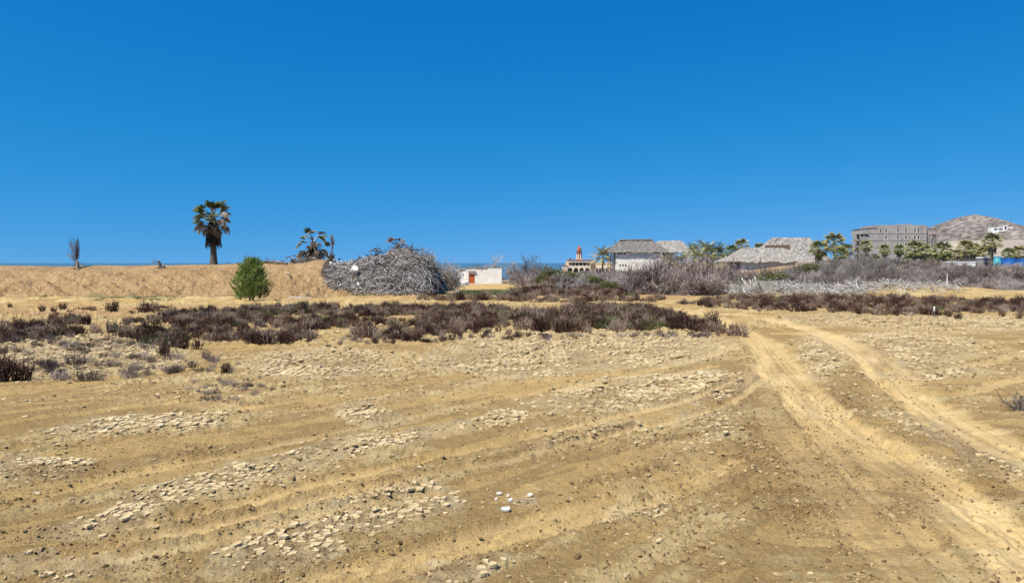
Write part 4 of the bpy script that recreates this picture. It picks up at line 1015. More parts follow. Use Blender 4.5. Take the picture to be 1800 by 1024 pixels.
for a, b, c, d, e in ((700,440,50.5,.75,'dry palm crown lying at the top of the branch heap'),(783,478,56,.7,'dry fan palm tuft in the brush beside the shed'),(662,445,50,.5,'forked dry palm tuft on the left shoulder of the branch heap')):
    stub(a, b, c, 12, e, 'palm_tuft', d, (.3, 1.3), fd, 'palm tuft')
# thin snag
rs = np.random.default_rng(8)
parts, _ = branches(rs, 3, (2,), .7, .25, .035, K=5, up=.6, base=.05, wob=.1, sides=(6,4), dev=.5)
P = np.array([[[0,0,0],[.05,0,.4],[.02,0,.8],[.08,0,1.2],[.06,0,1.5]]]); Rr = np.array([[.07,.05,.045,.06,.02]]); parts.append(tubes(P, Rr, 6)); Lf = leaves(rs, np.array([[.07,0,1.2],[.06,0,1.4],[.07,0,1.05],[.05,0,1.55]]), 14, .05, .28, upb=1.5, aspect=.10); Lf2 = leaves(rs, np.array([[0,0,.1],[.1,0,.15],[-.1,0,.1]]), 26, .10, .34, upb=.4, aspect=.15)
sn = empty('snag', (W(583, 457, 50).x, 50, tzs(583, 50)), 0, 'thin dead snag with a tuft on top, between the shaggy palm and the branch heap', 'dead tree')
V, Fs = join(parts); obj('stem', mesh_np('stem', V, Fs, M['twig_dark']), sn)
V, Fs = join([Lf, Lf2]); obj('dry_tuft', mesh_np('dry_tuft', V, Fs, M['palm_dead']), sn)['kind'] = 'stuff'
# feather fronds (date / coconut)
def feather(seed, mt, L=2.0, n=22, wl=.42, droop=.5, curl=0.):
    rng = np.random.default_rng(seed); mb = MB(); pts = []
    for i in range(n + 1):
        t = i / n; pts.append(Vector((L * math.sin(t * droop * 1.4 + .001) / (droop * 1.4), 0, -L * (1 - math.cos(t * droop * 1.4)) / (droop * 1.4))))
    for i in range(n):
        mb.add([pts[i] + Vector((0,-.015,0)), pts[i] + Vector((0,.015,0)), pts[i+1] + Vector((0,.012,0)), pts[i+1] + Vector((0,-.012,0))], [(0,1,2,3)])
        if i < 3: continue
        t = i / n; l = wl * math.sin(math.pi * min(1, .12 + t * .93)) ** .6 * rng.uniform(.8, 1.1)
        for s_ in (-1, 1):
            d = Vector((.55, s_ * .8, -.30 - .3*rng.random())).normalized() * l; w_ = (pts[i+1] - pts[i]) * .42
            mb.add([pts[i], pts[i] + w_*1.6, pts[i] + d + w_*.6, pts[i] + d], [(0,1,2,3)])
    return mb.mesh('frond', mt)
ff = [feather(30+i, M['palm_dead'], 1.5, 20, .16, .25) for i in range(2)]
x = (128-900)/F*47; r = empty('dead_palm', (x, 47.5, tz(x, 47.5) - .02), 0, 'dead young palm, a few upright dark feathery fronds, far left on the bank', 'dead palm')
mfr = [feather(33+i, M['palm_skirt'], 1.45, 22, .20, .22) for i in range(2)]
for az, el, s in ((math.pi, 1.62, 1.0), (0, 1.62, .95), (math.pi, 1.50, .98), (math.pi, 1.34, .9), (math.pi, 1.12, .66), (math.pi, .85, .58), (1.5, 1.6, .9)):
    o = obj('frond', mfr[0] if el > 1.4 else mfr[1], r, (0, 0, .35)); orient(o, az, el, rp.uniform(-1,1)); s *= 1.22; o.scale = (s,s,s)
obj('trunk', trunk_mesh(.5, .14, .08, 77, 5), r)
for az, el in ((0, -.75), (math.pi, -.8), (.5, -.6), (2.4,-.7), (5.2,-.6)):
    o = obj('dead_frond', ff[0], r, (0, 0, .55)); orient(o, az, el, 0); o.scale = (.62, .62, .62)
x = (276-900)/F*47; r = empty('palm_stump', (x, 47.5, tz(x, 47.5) - .02), 0, 'small bent palm stump on the bank edge, between the dead palm and the tall palm', 'palm stump')
obj('trunk', trunk_mesh(.5, .12, .08, 78, 5, lean=-.15), r)
for az, el, s in ((math.pi, .35, .35), (math.pi, -.1, .4), (0, -.7, .55), (.3, -.5, .45), (2.6, .2, .3)):
    o = obj('dead_frond', fd[0], r, (-.1, 0, .45)); orient(o, az, el, 0); o.scale = (s,s,s)

# palms in the distance: trunk, crown (and skirt) each
def crown_mesh(seed, kind, mt, n=26, rad=1.5):
    rng = random.Random(seed); mb = MB(); base = [fan_frond(seed*7+i, mt, rad*.52, rad*.55, .35, n=12, arc=140) for i in range(2)] if kind == 'fan' else [feather(seed*7+i, mt, rad*1.25, 16, rad*.30, .75) for i in range(2)]
    for i in range(n):
        t = i / n; el = (1.35 - 2.1 * t) if kind == 'fan' else (1.4 - 1.55 * t); el += rng.uniform(-.15,.15); me = base[i % 2]; s = rng.uniform(.85, 1.1)
        mt_ = Matrix.Translation((0,0,-.1*t)) @ (Euler((0,0,i*2.399)).to_matrix().to_4x4() @ Euler((0,-el,0)).to_matrix().to_4x4() @ Euler((rng.uniform(-.4,.4),0,0)).to_matrix().to_4x4() @ Matrix.Scale(s, 4))
        mb.add([mt_ @ v.co for v in me.vertices], [tuple(p.vertices) for p in me.polygons])
    return mb.mesh('crown', mt)
CR = {'fan': [crown_mesh(i, 'fan', M['palm_green'] if i % 2 else M['palm_olive'], 40) for i in range(3)], 'feather': [crown_mesh(10+i, 'feather', M['palm_green'] if i % 2 else M['palm_olive'], 34) for i in range(3)]}
DC = crown_mesh(44, 'fan', M['palm_dead'], 16)
def far_palm(px, top, base, Y, crown_px, kind, label, group=None, skirt=True, i=0):
    x = (px-900)/F*Y; z1 = WZ(top, Y); zb = min(tz(x, Y), WZ(base, Y)); cr = crown_px / 2 * Y / F * (1.05 if kind == 'fan' else 1.45); s = cr / 1.5
    r = empty('fan_palm' if kind == 'fan' else 'feather_palm', (x, Y, zb), i*1.1, label, 'palm tree', group)
    hc = max(z1 - cr * (.80 if kind == 'fan' else .9) - zb, .3); t = obj('trunk', trunk_mesh(hc, .17, .13, i, 5, 0, 7), r)
    c = obj('crown', CR[kind][i % 3], r, (0, 0, hc)); c.scale = (s,s,s)
    if skirt and kind == 'fan':
        d = obj('dead_skirt', skirt_mesh(hc - cr*.7, hc, cr*.32, cr*.38, 110, cr*.6, i, M['palm_dead']), r)
    return r
FP = [
 (1059,429,480,150,34,'feather','feathery palm between the domed hotel and the thatched house'),
 (1219,424,478,190,26,'feather','spiky pale palm at the right gable of the thatched house'),
 (1228,432,474,175,34,'feather','low bushy palm right of the thatched house roofs'),
 (1243,419,474,185,40,'feather','big upright palm in the middle of the palm group between the thatched houses'),
 (1262,425,472,185,32,'feather','yellowish palm right of the big upright palm between the thatched houses'),
 (1176,442,478,150,30,'feather','low young palm in front of the thatched house wall'),
 (1193,443,478,150,28,'feather','second low young palm in front of the thatched house, by its right corner'),
 (1208,440,476,185,26,'feather','low yellowish palm under the right eave of the first thatched house'),
 (1252,441,476,178,30,'feather','low leaning palm in front of the big upright palm'),
 (1274,443,474,172,26,'feather','low palm left of the dark fan palm by the second thatched house'),
 (1285,431,470,170,28,'fan','dark fan palm at the left eave of the second thatched house'),
 (1303,421,470,172,28,'fan','taller fan palm behind the left slope of the second thatched roof'),
 (1334,428,460,190,22,'fan','palm tips showing above the left slope of the second thatched roof'),
 (1439,423,466,140,36,'fan','yellow green fan palm at the right slope of the second thatched roof'),
 (1466,411,466,138,40,'fan','largest green fan palm right of the second thatched roof'),
 (1489,430,468,142,24,'fan','small fan palm right of the largest green one, before the stems'),
 (1478,436,470,135,28,'fan','low fan palm below the largest green one'),
 (1521,423,468,150,24,'fan','fan palm at the left balconies of the apartment block'),
 (1554,430,468,150,22,'fan','thin fan palm before the left windows of the apartment block'),
 (1580,430,466,150,22,'fan','dark thin fan palm before the middle of the apartment block'),
 (1608,424,470,130,34,'fan','shaggy fan palm before the right windows of the apartment block'),
 (1622,429,470,132,30,'fan','dark fan palm at the right corner of the apartment block'),
 (1656,426,472,125,36,'fan','drooping fan palm right of the apartment block'),
 (1677,438,470,130,26,'fan','small yellowish palm left of the twin palms'),
 (1697,423,470,125,34,'fan','left one of the twin dark palms above the white wall'),
 (1710,428,470,128,32,'fan','right one of the twin dark palms above the white wall'),
 (1743,411,466,112,34,'fan','tallest fan palm of the right group, beside the blue tanks'),
 (1728,434,466,125,30,'fan','low fan palm just left of the tallest one by the tanks'),
 (1772,436,462,150,26,'fan','palm behind the blue tanks'),
 (1790,433,462,150,28,'fan','palm at the right edge of the frame behind the blue tanks'),
 (1640,446,470,135,26,'fan','bushy low palm at the foot of the apartment corner'),
 (1596,448,470,140,24,'fan','bushy low palm below the apartment windows'),
 (1538,448,470,140,24,'fan','bushy low palm below the left of the apartment block'),
 (1830,425,462,140,34,'fan','palm just beyond the right edge of the frame'),
]
for i, (px, top, base, Y, cw, kind, lb) in enumerate(FP): far_palm(px, top, base, Y, cw, kind, lb, i=i)

# small dead growth along the bank ridge
tw = [shrub_mesh('dead_twigs', 120+i, 5, (3, 3), .6, .7, .014, M['twig_dark'], up=.5, base=.08, wob=.2, dev=.7, sides=(4,3,3)) for i in range(3)]
for i, (px, py, Y, h, w, lb) in enumerate([(434,460,50,1.0,.5,'thin crooked dead stem above the green tree on the bank'),(404,459,52,.35,1.6,'low dead twigs right of the tall palm on the bank'),(418,459,52,.3,1.6,'low dead twigs left of the green tree on the bank'),(459,457,54,.5,.5,'leaning thin dead stick on the bank ridge'),
    (471,458,53,.45,1.,'small dead shrub on the middle of the bank ridge'),(481,458,53,.35,1.2,'small dark dead shrub right of the middle of the bank ridge'),(500,458,53,.3,1.3,'flat dead shrub before the withered stumps on the ridge'),(53,478,44.8,.55,.9,'small dead twigs on the face of the bank far left'),(388,462,53,.3,1.,'dead tuft at the foot of the tall palm'),(560,458,50,.4,1.4,'dead tuft right of the shaggy palm foot'),(78,465,46,.15,1.2,'tiny twig on the crest of the bank far left')]):
    me, _ = tw[i % 3]; o = obj('dead_twigs', me, None, ((px-900)/F*Y, Y, tzs(px, Y))); s = h / .75; o.scale = (s*w, s*w, s); o.location.z -= .05; tag(o, lb, 'dead twigs')
def log(px, py, Y, L, r, rz, lb, mt='twig_dark', name='log'):
    P = np.array([[[-L/2,0,0],[-L/6,0,.03],[L/6,.03,.02],[L/2,0,.0]]]); V, Fq = tubes(P, np.full((1,4), r), 7)
    o = obj(name, mesh_np(name, V, [Fq], M[mt], True), None, ((px-900)/F*Y, Y, float(ground_z(np.array([(px-900)/F*Y]), np.array([Y]))[0]) + r*.6 if Y < 55 else tzs(px, Y) + r*.6)); o.rotation_euler = (0, 0, rz); tag(o, lb, 'log')
log(475, 462.5, 49, 1.6, .10, .05, 'dark log lying along the top of the bank')
log(494, 463, 48.5, .9, .08, -.1, 'shorter dark log right of the long one on the bank')
for i, (px, py, Y, L, rz, lb) in enumerate([(522,510,42.5,1.1,-.35,'bleached stick low on the bank slope'),(535,513,42,.9,-.1,'bleached curved stick at the foot of the bank slope'),(505,475,46,.8,-.9,'pale stick high on the rutted bank slope'),(540,490,44.5,.7,-.8,'pale stick half way down the bank slope'),(565,494,44,.8,-.6,'pale stick beside the branch heap on the slope'),(800,497,56,1.4,-.5,'long pale branch lying before the shed corner'),(820,503,54,1.5,-.15,'dark branch lying on the sand below the shed')]):
    log(px, py, Y, L, .035, rz, lb, 'bleached', 'stick')

# ---------------------------------------------------------------- buildings
def holes(mb, x0, x1, z0, z1, y0, y1, hs):
    "a wall slab with rectangular openings"
    xs = sorted({x0, x1} | {h[0] for h in hs} | {h[1] for h in hs}); zs = sorted({z0, z1} | {h[2] for h in hs} | {h[3] for h in hs})
    for i in range(len(xs)-1):
        for j in range(len(zs)-1):
            cx = (xs[i]+xs[i+1])/2; cz = (zs[j]+zs[j+1])/2
            if any(h[0] < cx < h[1] and h[2] < cz < h[3] for h in hs): continue
            mb.box(xs[i], xs[i+1], y0, y1, zs[j], zs[j+1])
    return mb
# white shed
Y = 96.0
sh = empty('white_shed', (WX(841,Y), Y, tz(WX(841,Y),Y)), 0, 'small flat roofed white shed with an orange door, behind the sand', 'shed')
def loc(px, py, Y, root): return px_x(px, Y) - root.location.x, WZ(py, Y) - root.location.z
def px_x(px, Y): return (px-900)/F*Y
ox, oz = sh.location.x, sh.location.z
X = lambda px, Y=96.: px_x(px, Y) - ox
Z = lambda py, Y=96.: WZ(py, Y) - oz
zb = min(Z(500), 0) - .3
h1 = [(X(824), X(834.5), Z(498), Z(481.5))]
mb = MB(); holes(mb, X(819), X(882), zb, Z(470.5), 0, .2, h1); mb.box(X(881), X(882)+.02, .201, 3.4, zb, Z(470.5)); mb.box(X(819), X(882), 3.4, 3.6, zb, Z(470.5)); mb.box(X(819), X(819)+.2, .201, 3.4, zb, Z(470.5))
mb.build('wall', M['stucco'], sh)
MB().box(X(818.5), X(856), -.12, 3.7, Z(470.5), Z(469.3)).box(X(856), X(882.4), -.04, 3.7, Z(470.5), Z(470.1)).build('roof', M['concrete_dark'], sh)
mb = MB(); mb.box(X(824)+.02, X(834.5)-.02, .10, .16, Z(498), Z(481.7)); dr = mb.build('door', M['door'], sh)
for q in range(5):
    z0 = Z(498) + (Z(481.7)-Z(498)) * q/5; MB().box(X(825), X(833.5), .07, .098, z0 + .03, z0 + (Z(481.7)-Z(498))/5 - .03).build('door_panel', M['door'], dr)
MB().add([(X(821.5),-.3,Z(475.5)),(X(836),-.3,Z(475.5)),(X(836),0,Z(475.5)),(X(821.5),0,Z(475.5)),(X(823.5),-.22,Z(478.3)),(X(834),-.22,Z(478.3)),(X(834),0,Z(478.3)),(X(823.5),0,Z(478.3))], [(0,1,2,3),(4,7,6,5),(0,4,5,1),(1,5,6,2),(2,6,7,3),(3,7,4,0)]).build('canopy', M['stucco_grey'], sh)
# lower wing of ruined white wall on the left
mb = MB(); holes(mb, X(800), X(819)-.01, zb, Z(473), .5, .7, [(X(813), X(815.5), Z(485), Z(481)), (X(807), X(818.8), Z(476.5), Z(473.6))])
mb.build('side_wall', M['stucco'], sh)
MB().box(X(807), X(818.7), .72, .8, Z(478), Z(471.5)).build('shutter', M['concrete_dark'], sh)
MB().add([(X(846.2),-.012,Z(478)),(X(846.8),-.012,Z(478)),(X(848),-.012,Z(471)),(X(847.2),-.012,Z(471))], [(0,1,2,3)]).build('crack', M['dark'], sh)
slab('wall_fragment', 806, 503, 80, 2.2, .35, 1.0, 'white broken wall fragment lying left of the shed', 'rubble', M['stucco'], (.1,.0,.3))
slab('wall_fragment', 795, 506, 74, .9, .25, .8, 'small white wall fragment beside the dark branches', 'rubble', M['stucco'], (.2,.1,.9))

# domed hotel
Y = 300.
ht = empty('domed_hotel', (px_x(1028,Y), Y, WZ(481,Y)), 0, 'ochre hotel with arcades and a small red domed tower by the sea', 'hotel')
ox, oz = ht.location.x, ht.location.z
X = lambda px: px_x(px, 300.) - ox
Z = lambda py: WZ(py, 300.) - oz
MB().box(X(985), X(1082), -2.5, 12, -3, Z(479.2)).build('terrace', M['cream'], ht)
def arch_wall(x0, x1, z0, z1, n, y0, y1, mt, name, pier=.18):
    mb = MB(); w = (x1-x0)/n; hs_ = []
    for i in range(n):
        a = x0 + i*w + w*pier/2; b = x0 + (i+1)*w - w*pier/2; zt = z0 + (z1-z0)*.78; st_ = 8
        # arch top as stepped thin columns above a curve
        hs_.append((a, b, z0, zt))
    holes(mb, x0, x1, z0, z1, y0, y1, hs_)
    for (a, b, c, d) in hs_:
        r_ = (b-a)/2; hh = min(r_*.8, (d-c)*.5); cx = (a+b)/2; k = 10
        for i in range(k):
            t0 = -1 + 2*i/k; t1 = -1 + 2*(i+1)/k; e0 = d - hh + hh*math.sqrt(max(0,1-t0*t0)); e1 = d - hh + hh*math.sqrt(max(0,1-t1*t1))
            if min(e0, e1) >= d - 1e-6: continue
            v = [(cx+t0*r_,y0,e0),(cx+t1*r_,y0,e1),(cx+t1*r_,y0,d),(cx+t0*r_,y0,d),(cx+t0*r_,y1,e0),(cx+t1*r_,y1,e1),(cx+t1*r_,y1,d),(cx+t0*r_,y1,d)]
            mb.add(v, [(0,1,2,3),(4,7,6,5),(0,4,5,1)])
    a_ = mb.build(name, mt, ht)
    return hs_
MB().box(X(997), X(1046), 1.0, 9, Z(479.5), Z(459)).build('wall', M['ochre'], ht)
for a, b, c, d in arch_wall(X(997), X(1037), Z(479), Z(468), 4, -1.2, -.8, M['cream'], 'arcade'):
    MB().box(a+.1, b-.1, .85, .95, c+.1, d-.1).build('window', M['glass'], ht)
MB().box(X(996), X(1038), -1.3, 1.0, Z(468), Z(466.8)).build('balcony', M['cream'], ht)
for i in range(5):
    x0 = X(1000.5 + i*6.4); MB().box(x0, x0 + 1.15, .86, .96, Z(466.2), Z(461.2)).build('window', M['glass'], ht)
for px in (997, 1003, 1010, 1016.5, 1023, 1029.5, 1036): MB().box(X(px), X(px)+.2, -1.1, -.9, Z(466.8), Z(461)).build('column', M['cream'], ht)
MB().box(X(999), X(1042), -1.6, 9.2, Z(461), Z(457.2)).build('parapet', M['cream'], ht)
MB().box(X(998), X(1042.5), -1.9, 9.4, Z(457.2), Z(456.4)).build('cornice', M['terracotta'], ht)
MB().box(X(1000.5), X(1004), -1, 1, Z(456.4), Z(453.5)).build('planter', M['wood'], ht)
arch_wall(X(987.5), X(996.5), Z(479), Z(467.5), 1, -2.4, -2.0, M['cream'], 'loggia', .35)
MB().box(X(987), X(997), -2.6, 1, Z(467.5), Z(466.2)).build('loggia_roof', M['terracotta'], ht)
arch_wall(X(1046.5), X(1069), Z(479), Z(470.5), 4, -.2, .2, M['cream'], 'arcade', .2)
MB().box(X(1046.5), X(1069), 1, 1.2, Z(479), Z(470.6)).build('window', M['glass'], ht)
MB().box(X(1046.2), X(1070), -.5, 7, Z(470.4), Z(466.5)).build('parapet', M['cream'], ht)
MB().box(X(1069.3), X(1082), -.1, 7, Z(479.2), Z(464)).build('side_wing', M['ochre'], ht)
for px in (1072, 1077.5): MB().box(X(px), X(px+3), -.25, -.11, Z(478), Z(471)).build('opening', M['dark'], ht)
tw_ = MB().box(X(1013.2), X(1024.2), 1, 3.4, Z(456.3), Z(454)).build('tower', M['ochre'], ht)
cx = X(1018.7); rr_ = (X(1023.5) - X(1013.9))/2
def tier(z0, z1, r_, n, name):
    mb = MB()
    for k in range(n):
        a = 2*math.pi*(k+.5)/n; mb.box(cx + r_*math.cos(a) - .16, cx + r_*math.cos(a) + .16, 2.2 + r_*math.sin(a) - .16, 2.2 + r_*math.sin(a) + .16, z0, z1)
    mb.lathe(cx, 2.2, [(r_*1.15, z1), (r_*1.18, z1 + .25)], 16); mb.lathe(cx, 2.2, [(r_*.62, z0), (r_*.62, z1-.01)], 10)
    mb.build(name, M['terracotta'] if name == 'belfry' else M['cream'], tw_)
tier(Z(454), Z(448), rr_, 8, 'arcade_tier'); tier(Z(447), Z(441.2), rr_*.85, 8, 'belfry')
mb = MB(); rd = rr_*.88; mb.lathe(cx, 2.2, [(rd*math.cos(t*math.pi/2), Z(440.2) + (Z(432.5)-Z(440.2))*math.sin(t*math.pi/2)) for t in np.linspace(0, .97, 8)], 18); mb.lathe(cx, 2.2, [(.14, Z(432.7)), (.2, Z(431.8)), (.03, Z(430))], 8)
mb.build('dome', M['terracotta'], tw_, smooth=False)

# thatched houses
def hip(mb, x0, x1, y0, y1, ze, xr0, xr1, yr, zr, seed=0, sag=.25, nx=26, ny=9, th=.45):
    "hip roof surface with uneven thatch, four faces as grids plus a thick ragged eave"
    E = [Vector((x0,y0,ze)), Vector((x1,y0,ze)), Vector((x1,y1,ze)), Vector((x0,y1,ze))]; A = Vector((xr0,yr,zr)); B = Vector((xr1,yr,zr))
    rnd = random.Random(seed)
    for (p, q, s_, t_) in ((E[0],E[1],A,B),(E[1],E[2],B,B),(E[2],E[3],B,A),(E[3],E[0],A,A)):
        v = []; f = []; nrm = (q-p).cross(s_-p).normalized()
        for j in range(ny+1):
            tj = j/ny
            for i in range(nx+1):
                ti = i/nx; lo = p.lerp(q, ti); hi = s_.lerp(t_, ti); P = lo.lerp(hi, tj)
                e = 1 if 0 < i < nx and j < ny else 0
                n_ = float(fbm(np.array([P.x*1.3+seed]), np.array([P.z*2.2 + P.y]), 500+seed, 3)[0]) - .5
                P = P + nrm * (n_ * .55 * e) - Vector((0,0,sag*math.sin(math.pi*tj)))
                if j == 0: P = P - Vector((0,0,rnd.uniform(0,.28)))
                v.append(P)
        for j in range(ny):
            for i in range(nx):
                a = j*(nx+1)+i; f.append((a,a+1,a+nx+2,a+nx+1))
        # eave underside
        m0 = len(v); cen = (E[0]+E[2])/2
        for i in range(nx+1):
            lo = p.lerp(q, i/nx); inn = lo.lerp(Vector((cen.x, cen.y, lo.z)), .12); v.append(inn - Vector((0,0,th*.2)))
        for i in range(nx): f.append((i, m0+i, m0+i+1, i+1))
        mb.add(v, f)
    return mb
Y = 210.
th1 = empty('thatched_house', (px_x(1130,Y), Y, WZ(484,Y)), 0, 'two storey white house with big grey thatched roofs, left one of the two', 'house')
ox, oz = th1.location.x, th1.location.z
X = lambda px: px_x(px, 210.) - ox
Z = lambda py: WZ(py, 210.) - oz
hs_ = [(X(1088.5), X(1091.3), Z(468), Z(464.5)), (X(1093.5), X(1096.3), Z(468), Z(464.5)), (X(1098.5), X(1101.3), Z(468), Z(464.5)), (X(1096.8), X(1098), Z(472.5), Z(470.5)),
       (X(1149), X(1153), Z(445), Z(441.5)), (X(1155), X(1159), Z(445), Z(441.5)), (X(1085), X(1088.5), Z(447), Z(442.5)), (X(1090.5), X(1093.2), Z(447), Z(442.5)), (X(1095.5), X(1098.5), Z(447), Z(442.5)), (X(1099.5), X(1102.3), Z(445.5), Z(442))]
mb = MB(); holes(mb, X(1082), X(1164), -1.2, Z(440.5), -.2, .15, hs_); mb.box(X(1082), X(1082)+.3, .151, 7, -1.2, Z(440.5)); mb.box(X(1164)-.3, X(1164), .151, 7, -1.2, Z(440.5)); mb.box(X(1082), X(1164), 7, 7.3, -1.2, Z(440.5))
mb.build('wall', M['stucco'], th1)
for h in hs_:
    w_ = MB().box(h[0]-.05, h[1]+.05, .17, .25, h[2]-.05, h[3]+.05).build('window', M['dark'], th1)
# recessed upper loggia band with small pillars
MB().box(X(1104), X(1147), -.42, -.202, Z(451.5), Z(450.3)).build('ledge', M['stucco'], th1)
for px in (1107, 1114, 1121, 1128, 1134): MB().add([(X(px-1.5),-.3,Z(450.3)),(X(px+1.5),-.3,Z(450.3)),(X(px+.5),-.3,Z(444)),(X(px-.2),-.3,Z(444)),(X(px-1.5),-.203,Z(450.3)),(X(px+1.5),-.203,Z(450.3)),(X(px+.5),-.203,Z(444)),(X(px-.2),-.203,Z(444))], [(0,1,2,3),(0,3,7,4),(1,5,6,2),(3,2,6,7)]).build('buttress', M['stucco'], th1)
# left open porch
MB().box(X(1068), X(1082)-.01, .5, 6, Z(462.3), Z(461)).build('porch_floor', M['stucco'], th1)
for px in (1068.2, 1073.5, 1079.5): MB().box(X(px), X(px)+.28, .6, .88, -1.2, Z(443)).build('post', M['wood'], th1)
MB().box(X(1070.5), X(1078), 4, 4.2, Z(461), Z(450)).build('porch_wall', M['stucco'], th1)
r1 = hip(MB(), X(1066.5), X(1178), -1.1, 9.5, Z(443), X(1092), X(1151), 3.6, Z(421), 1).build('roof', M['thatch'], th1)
MB().add([(X(1091.5),3.2,Z(421.6)),(X(1151.5),3.2,Z(420.8)),(X(1151.5),4.0,Z(420.8)),(X(1091.5),4.0,Z(421.6)),(X(1092),3.5,Z(420.2)),(X(1151),3.5,Z(419.4)),(X(1151),3.7,Z(419.4)),(X(1092),3.7,Z(420.2))], [(0,1,5,4),(1,2,6,5),(2,3,7,6),(3,0,4,7),(4,5,6,7)]).build('roof_ridge', M['wood'], r1)
XD = lambda px, d: px_x(px, 210. + d) - ox
ZD = lambda py, d: WZ(py, 210. + d) - oz
hip(MB(), XD(1140, 9), XD(1204, 9), 9, 18, ZD(443, 9), XD(1157, 13), XD(1174, 13), 14, ZD(423, 13), 2).build('roof', M['thatch_pale'], th1)  # sunlit look of the rear roofs is put into the paler thatch colour
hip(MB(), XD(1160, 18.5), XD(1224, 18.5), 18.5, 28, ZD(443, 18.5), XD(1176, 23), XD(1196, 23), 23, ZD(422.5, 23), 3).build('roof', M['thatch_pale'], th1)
MB().box(X(1166), X(1196), 10, 26, -1.2, Z(441)).build('rear_wing', M['stucco_grey'], th1)
MB().box(X(1083), X(1083)+.12, 2.2, 2.32, Z(438), Z(420)).build('antenna', M['metal'], th1)

Y = 148.
th2 = empty('thatched_house', (px_x(1360,Y), Y, WZ(470,Y)), 0, 'low grey house under two stacked pale thatched roofs, right one of the two', 'house')
ox, oz = th2.location.x, th2.location.z
X = lambda px: px_x(px, 148.) - ox
Z = lambda py: WZ(py, 148.) - oz
MB().box(X(1300), X(1398), 0, 7, -1.5, Z(456)).build('wall', M['stucco_grey'], th2)
MB().box(X(1299), X(1300)-.01, -.1, 6, -1.5, Z(458)).build('pillar', M['wood'], th2)
for px in (1332, 1306, 1352, 1376): MB().box(X(px), X(px)+.14, -.08, -.002, -.1, Z(457)).build('post', M['stucco'], th2)
hip(MB(), X(1277), X(1437), -.8, 9.5, Z(459.5), X(1312), X(1388), 3.5, Z(435), 4).build('roof', M['thatch_pale'], th2)
XD = lambda px, d: px_x(px, 148. + d) - ox
ZD = lambda py, d: WZ(py, 148. + d) - oz
hip(MB(), XD(1322, 10), XD(1462, 10), 9.5, 19, ZD(457, 10), XD(1357, 13.5), XD(1422, 13.5), 13.5, ZD(417.5, 13.5), 5).build('roof', M['thatch_pale'], th2)
MB().box(XD(1345, 9), XD(1388, 9), 9.0, 9.2, ZD(441, 9), ZD(430.5, 9)).build('gable', M['wood'], th2)  # dark strip for the gable in shade; its shade is put into the colour
MB().box(X(1345), X(1425), 11, 17, -1.5, Z(440)).build('upper_wall', M['concrete'], th2)


# unfinished apartment block
Y = 325.
ap = empty('apartment_block', (px_x(1575,Y), Y, WZ(472,Y)), 0, 'unfinished bare concrete apartment block of five storeys in front of the hill', 'apartment block')
ox, oz = ap.location.x, ap.location.z
X = lambda px: px_x(px, 325.) - ox
Z = lambda py: WZ(py, 325.) - oz
wins = []
for (px, rows) in ((1545.8,(0,)),(1555.4,(0,1,2)),(1576.3,(0,1,2,3)),(1590.3,(0,1,2,3)),(1606.2,(0,1,2,3)),(1612.4,(0,1,2,3))):
    for rw in rows:
        pt = (403.0 if px < 1560 or px > 1600 and False else 402.2) + rw*12.0
        hh = 5.0 if px == 1545.8 else 6.2
        wins.append((X(px-1.35), X(px+1.35), Z(pt+hh), Z(pt+(.8 if px == 1545.8 else 0))))
mb = MB(); holes(mb, X(1526), X(1627), -4, Z(402.5 - .5), -.3, 0, [w for w in wins if w[3] < Z(402.6)] ) if False else None
mb = MB(); holes(mb, X(1523.5), X(1627), -4, Z(401.5), -.3, 0, [(a,b,c,min(d, Z(401.6))) for a,b,c,d in wins]); mb.box(X(1523.5), X(1523.5)+.3, .001, 14, -4, Z(401.5)); mb.box(X(1627)-.3, X(1627), .001, 14, -4, Z(401.5)); mb.box(X(1523.5), X(1627), 14, 14.3, -4, Z(401.5))
mb.box(X(1538.5), X(1627), -.3, 14.3, Z(401.4), Z(395.5)); mb.build('wall', M['concrete'], ap)
for a, b, c, d in wins:
    w_ = MB().box(a, b, .02, .12, c, d).build('window', M['dark'], ap)
    MB().box(a-.28, b+.28, -.40, -.302, c-.30, c-.02).box(a-.28, a-.02, -.38, -.303, c-.018, d+.02).box(b+.02, b+.28, -.38, -.303, c-.018, d+.02).build('frame', M['stucco_grey'], w_)
for k in range(1, 6): MB().box(X(1523.5), X(1627), -.36, -.303, Z(401.6 + k*12.0 - 2.5), Z(401.6 + k*12.0 - 3.3)).build('floor_slab', M['concrete_dark'], ap)
MB().box(X(1588), X(1602), 1, 8, Z(395.5), Z(393.2)).build('roof_block', M['concrete'], ap)
MB().box(X(1522.5), X(1540), -.5, 14.3, Z(401.5), Z(400.8)).build('roof_slab', M['concrete_dark'], ap)
mbb = MB()
for px in (1524, 1528, 1532, 1536): MB().box(X(px), X(px)+.25, 0, .25, Z(400.8), Z(399)).build('column_stub', M['concrete_dark'], ap)
for px in (1560, 1563, 1608): MB().box(X(px), X(px)+.25, 0, .25, Z(395.5), Z(393.8)).build('column_stub', M['concrete_dark'], ap)
# left balconies
mb = MB()
for k in range(5):
    zt = Z(409 + k*11.7); MB().box(X(1508.5), X(1523.4), -1.2, 8, zt - .6, zt).build('balcony', M['concrete'], ap)
    MB().box(X(1508.5), X(1523.4), -1.2, -1.0, Z(409 + k*11.7 + 11.0), Z(409 + k*11.7 + 7.4)).build('balcony_rail', M['concrete'], ap)
MB().box(X(1510), X(1523.4), 3, 3.2, -4, Z(410)).build('recess_wall', M['concrete_dark'], ap)
for px in (1508.5, 1515): MB().box(X(px), X(px)+.35, -1.0, -.65, -4, Z(410)).build('column', M['concrete'], ap)
MB().box(X(1509), X(1523.4), -.8, 8, Z(409), Z(407)).build('parapet', M['concrete'], ap)
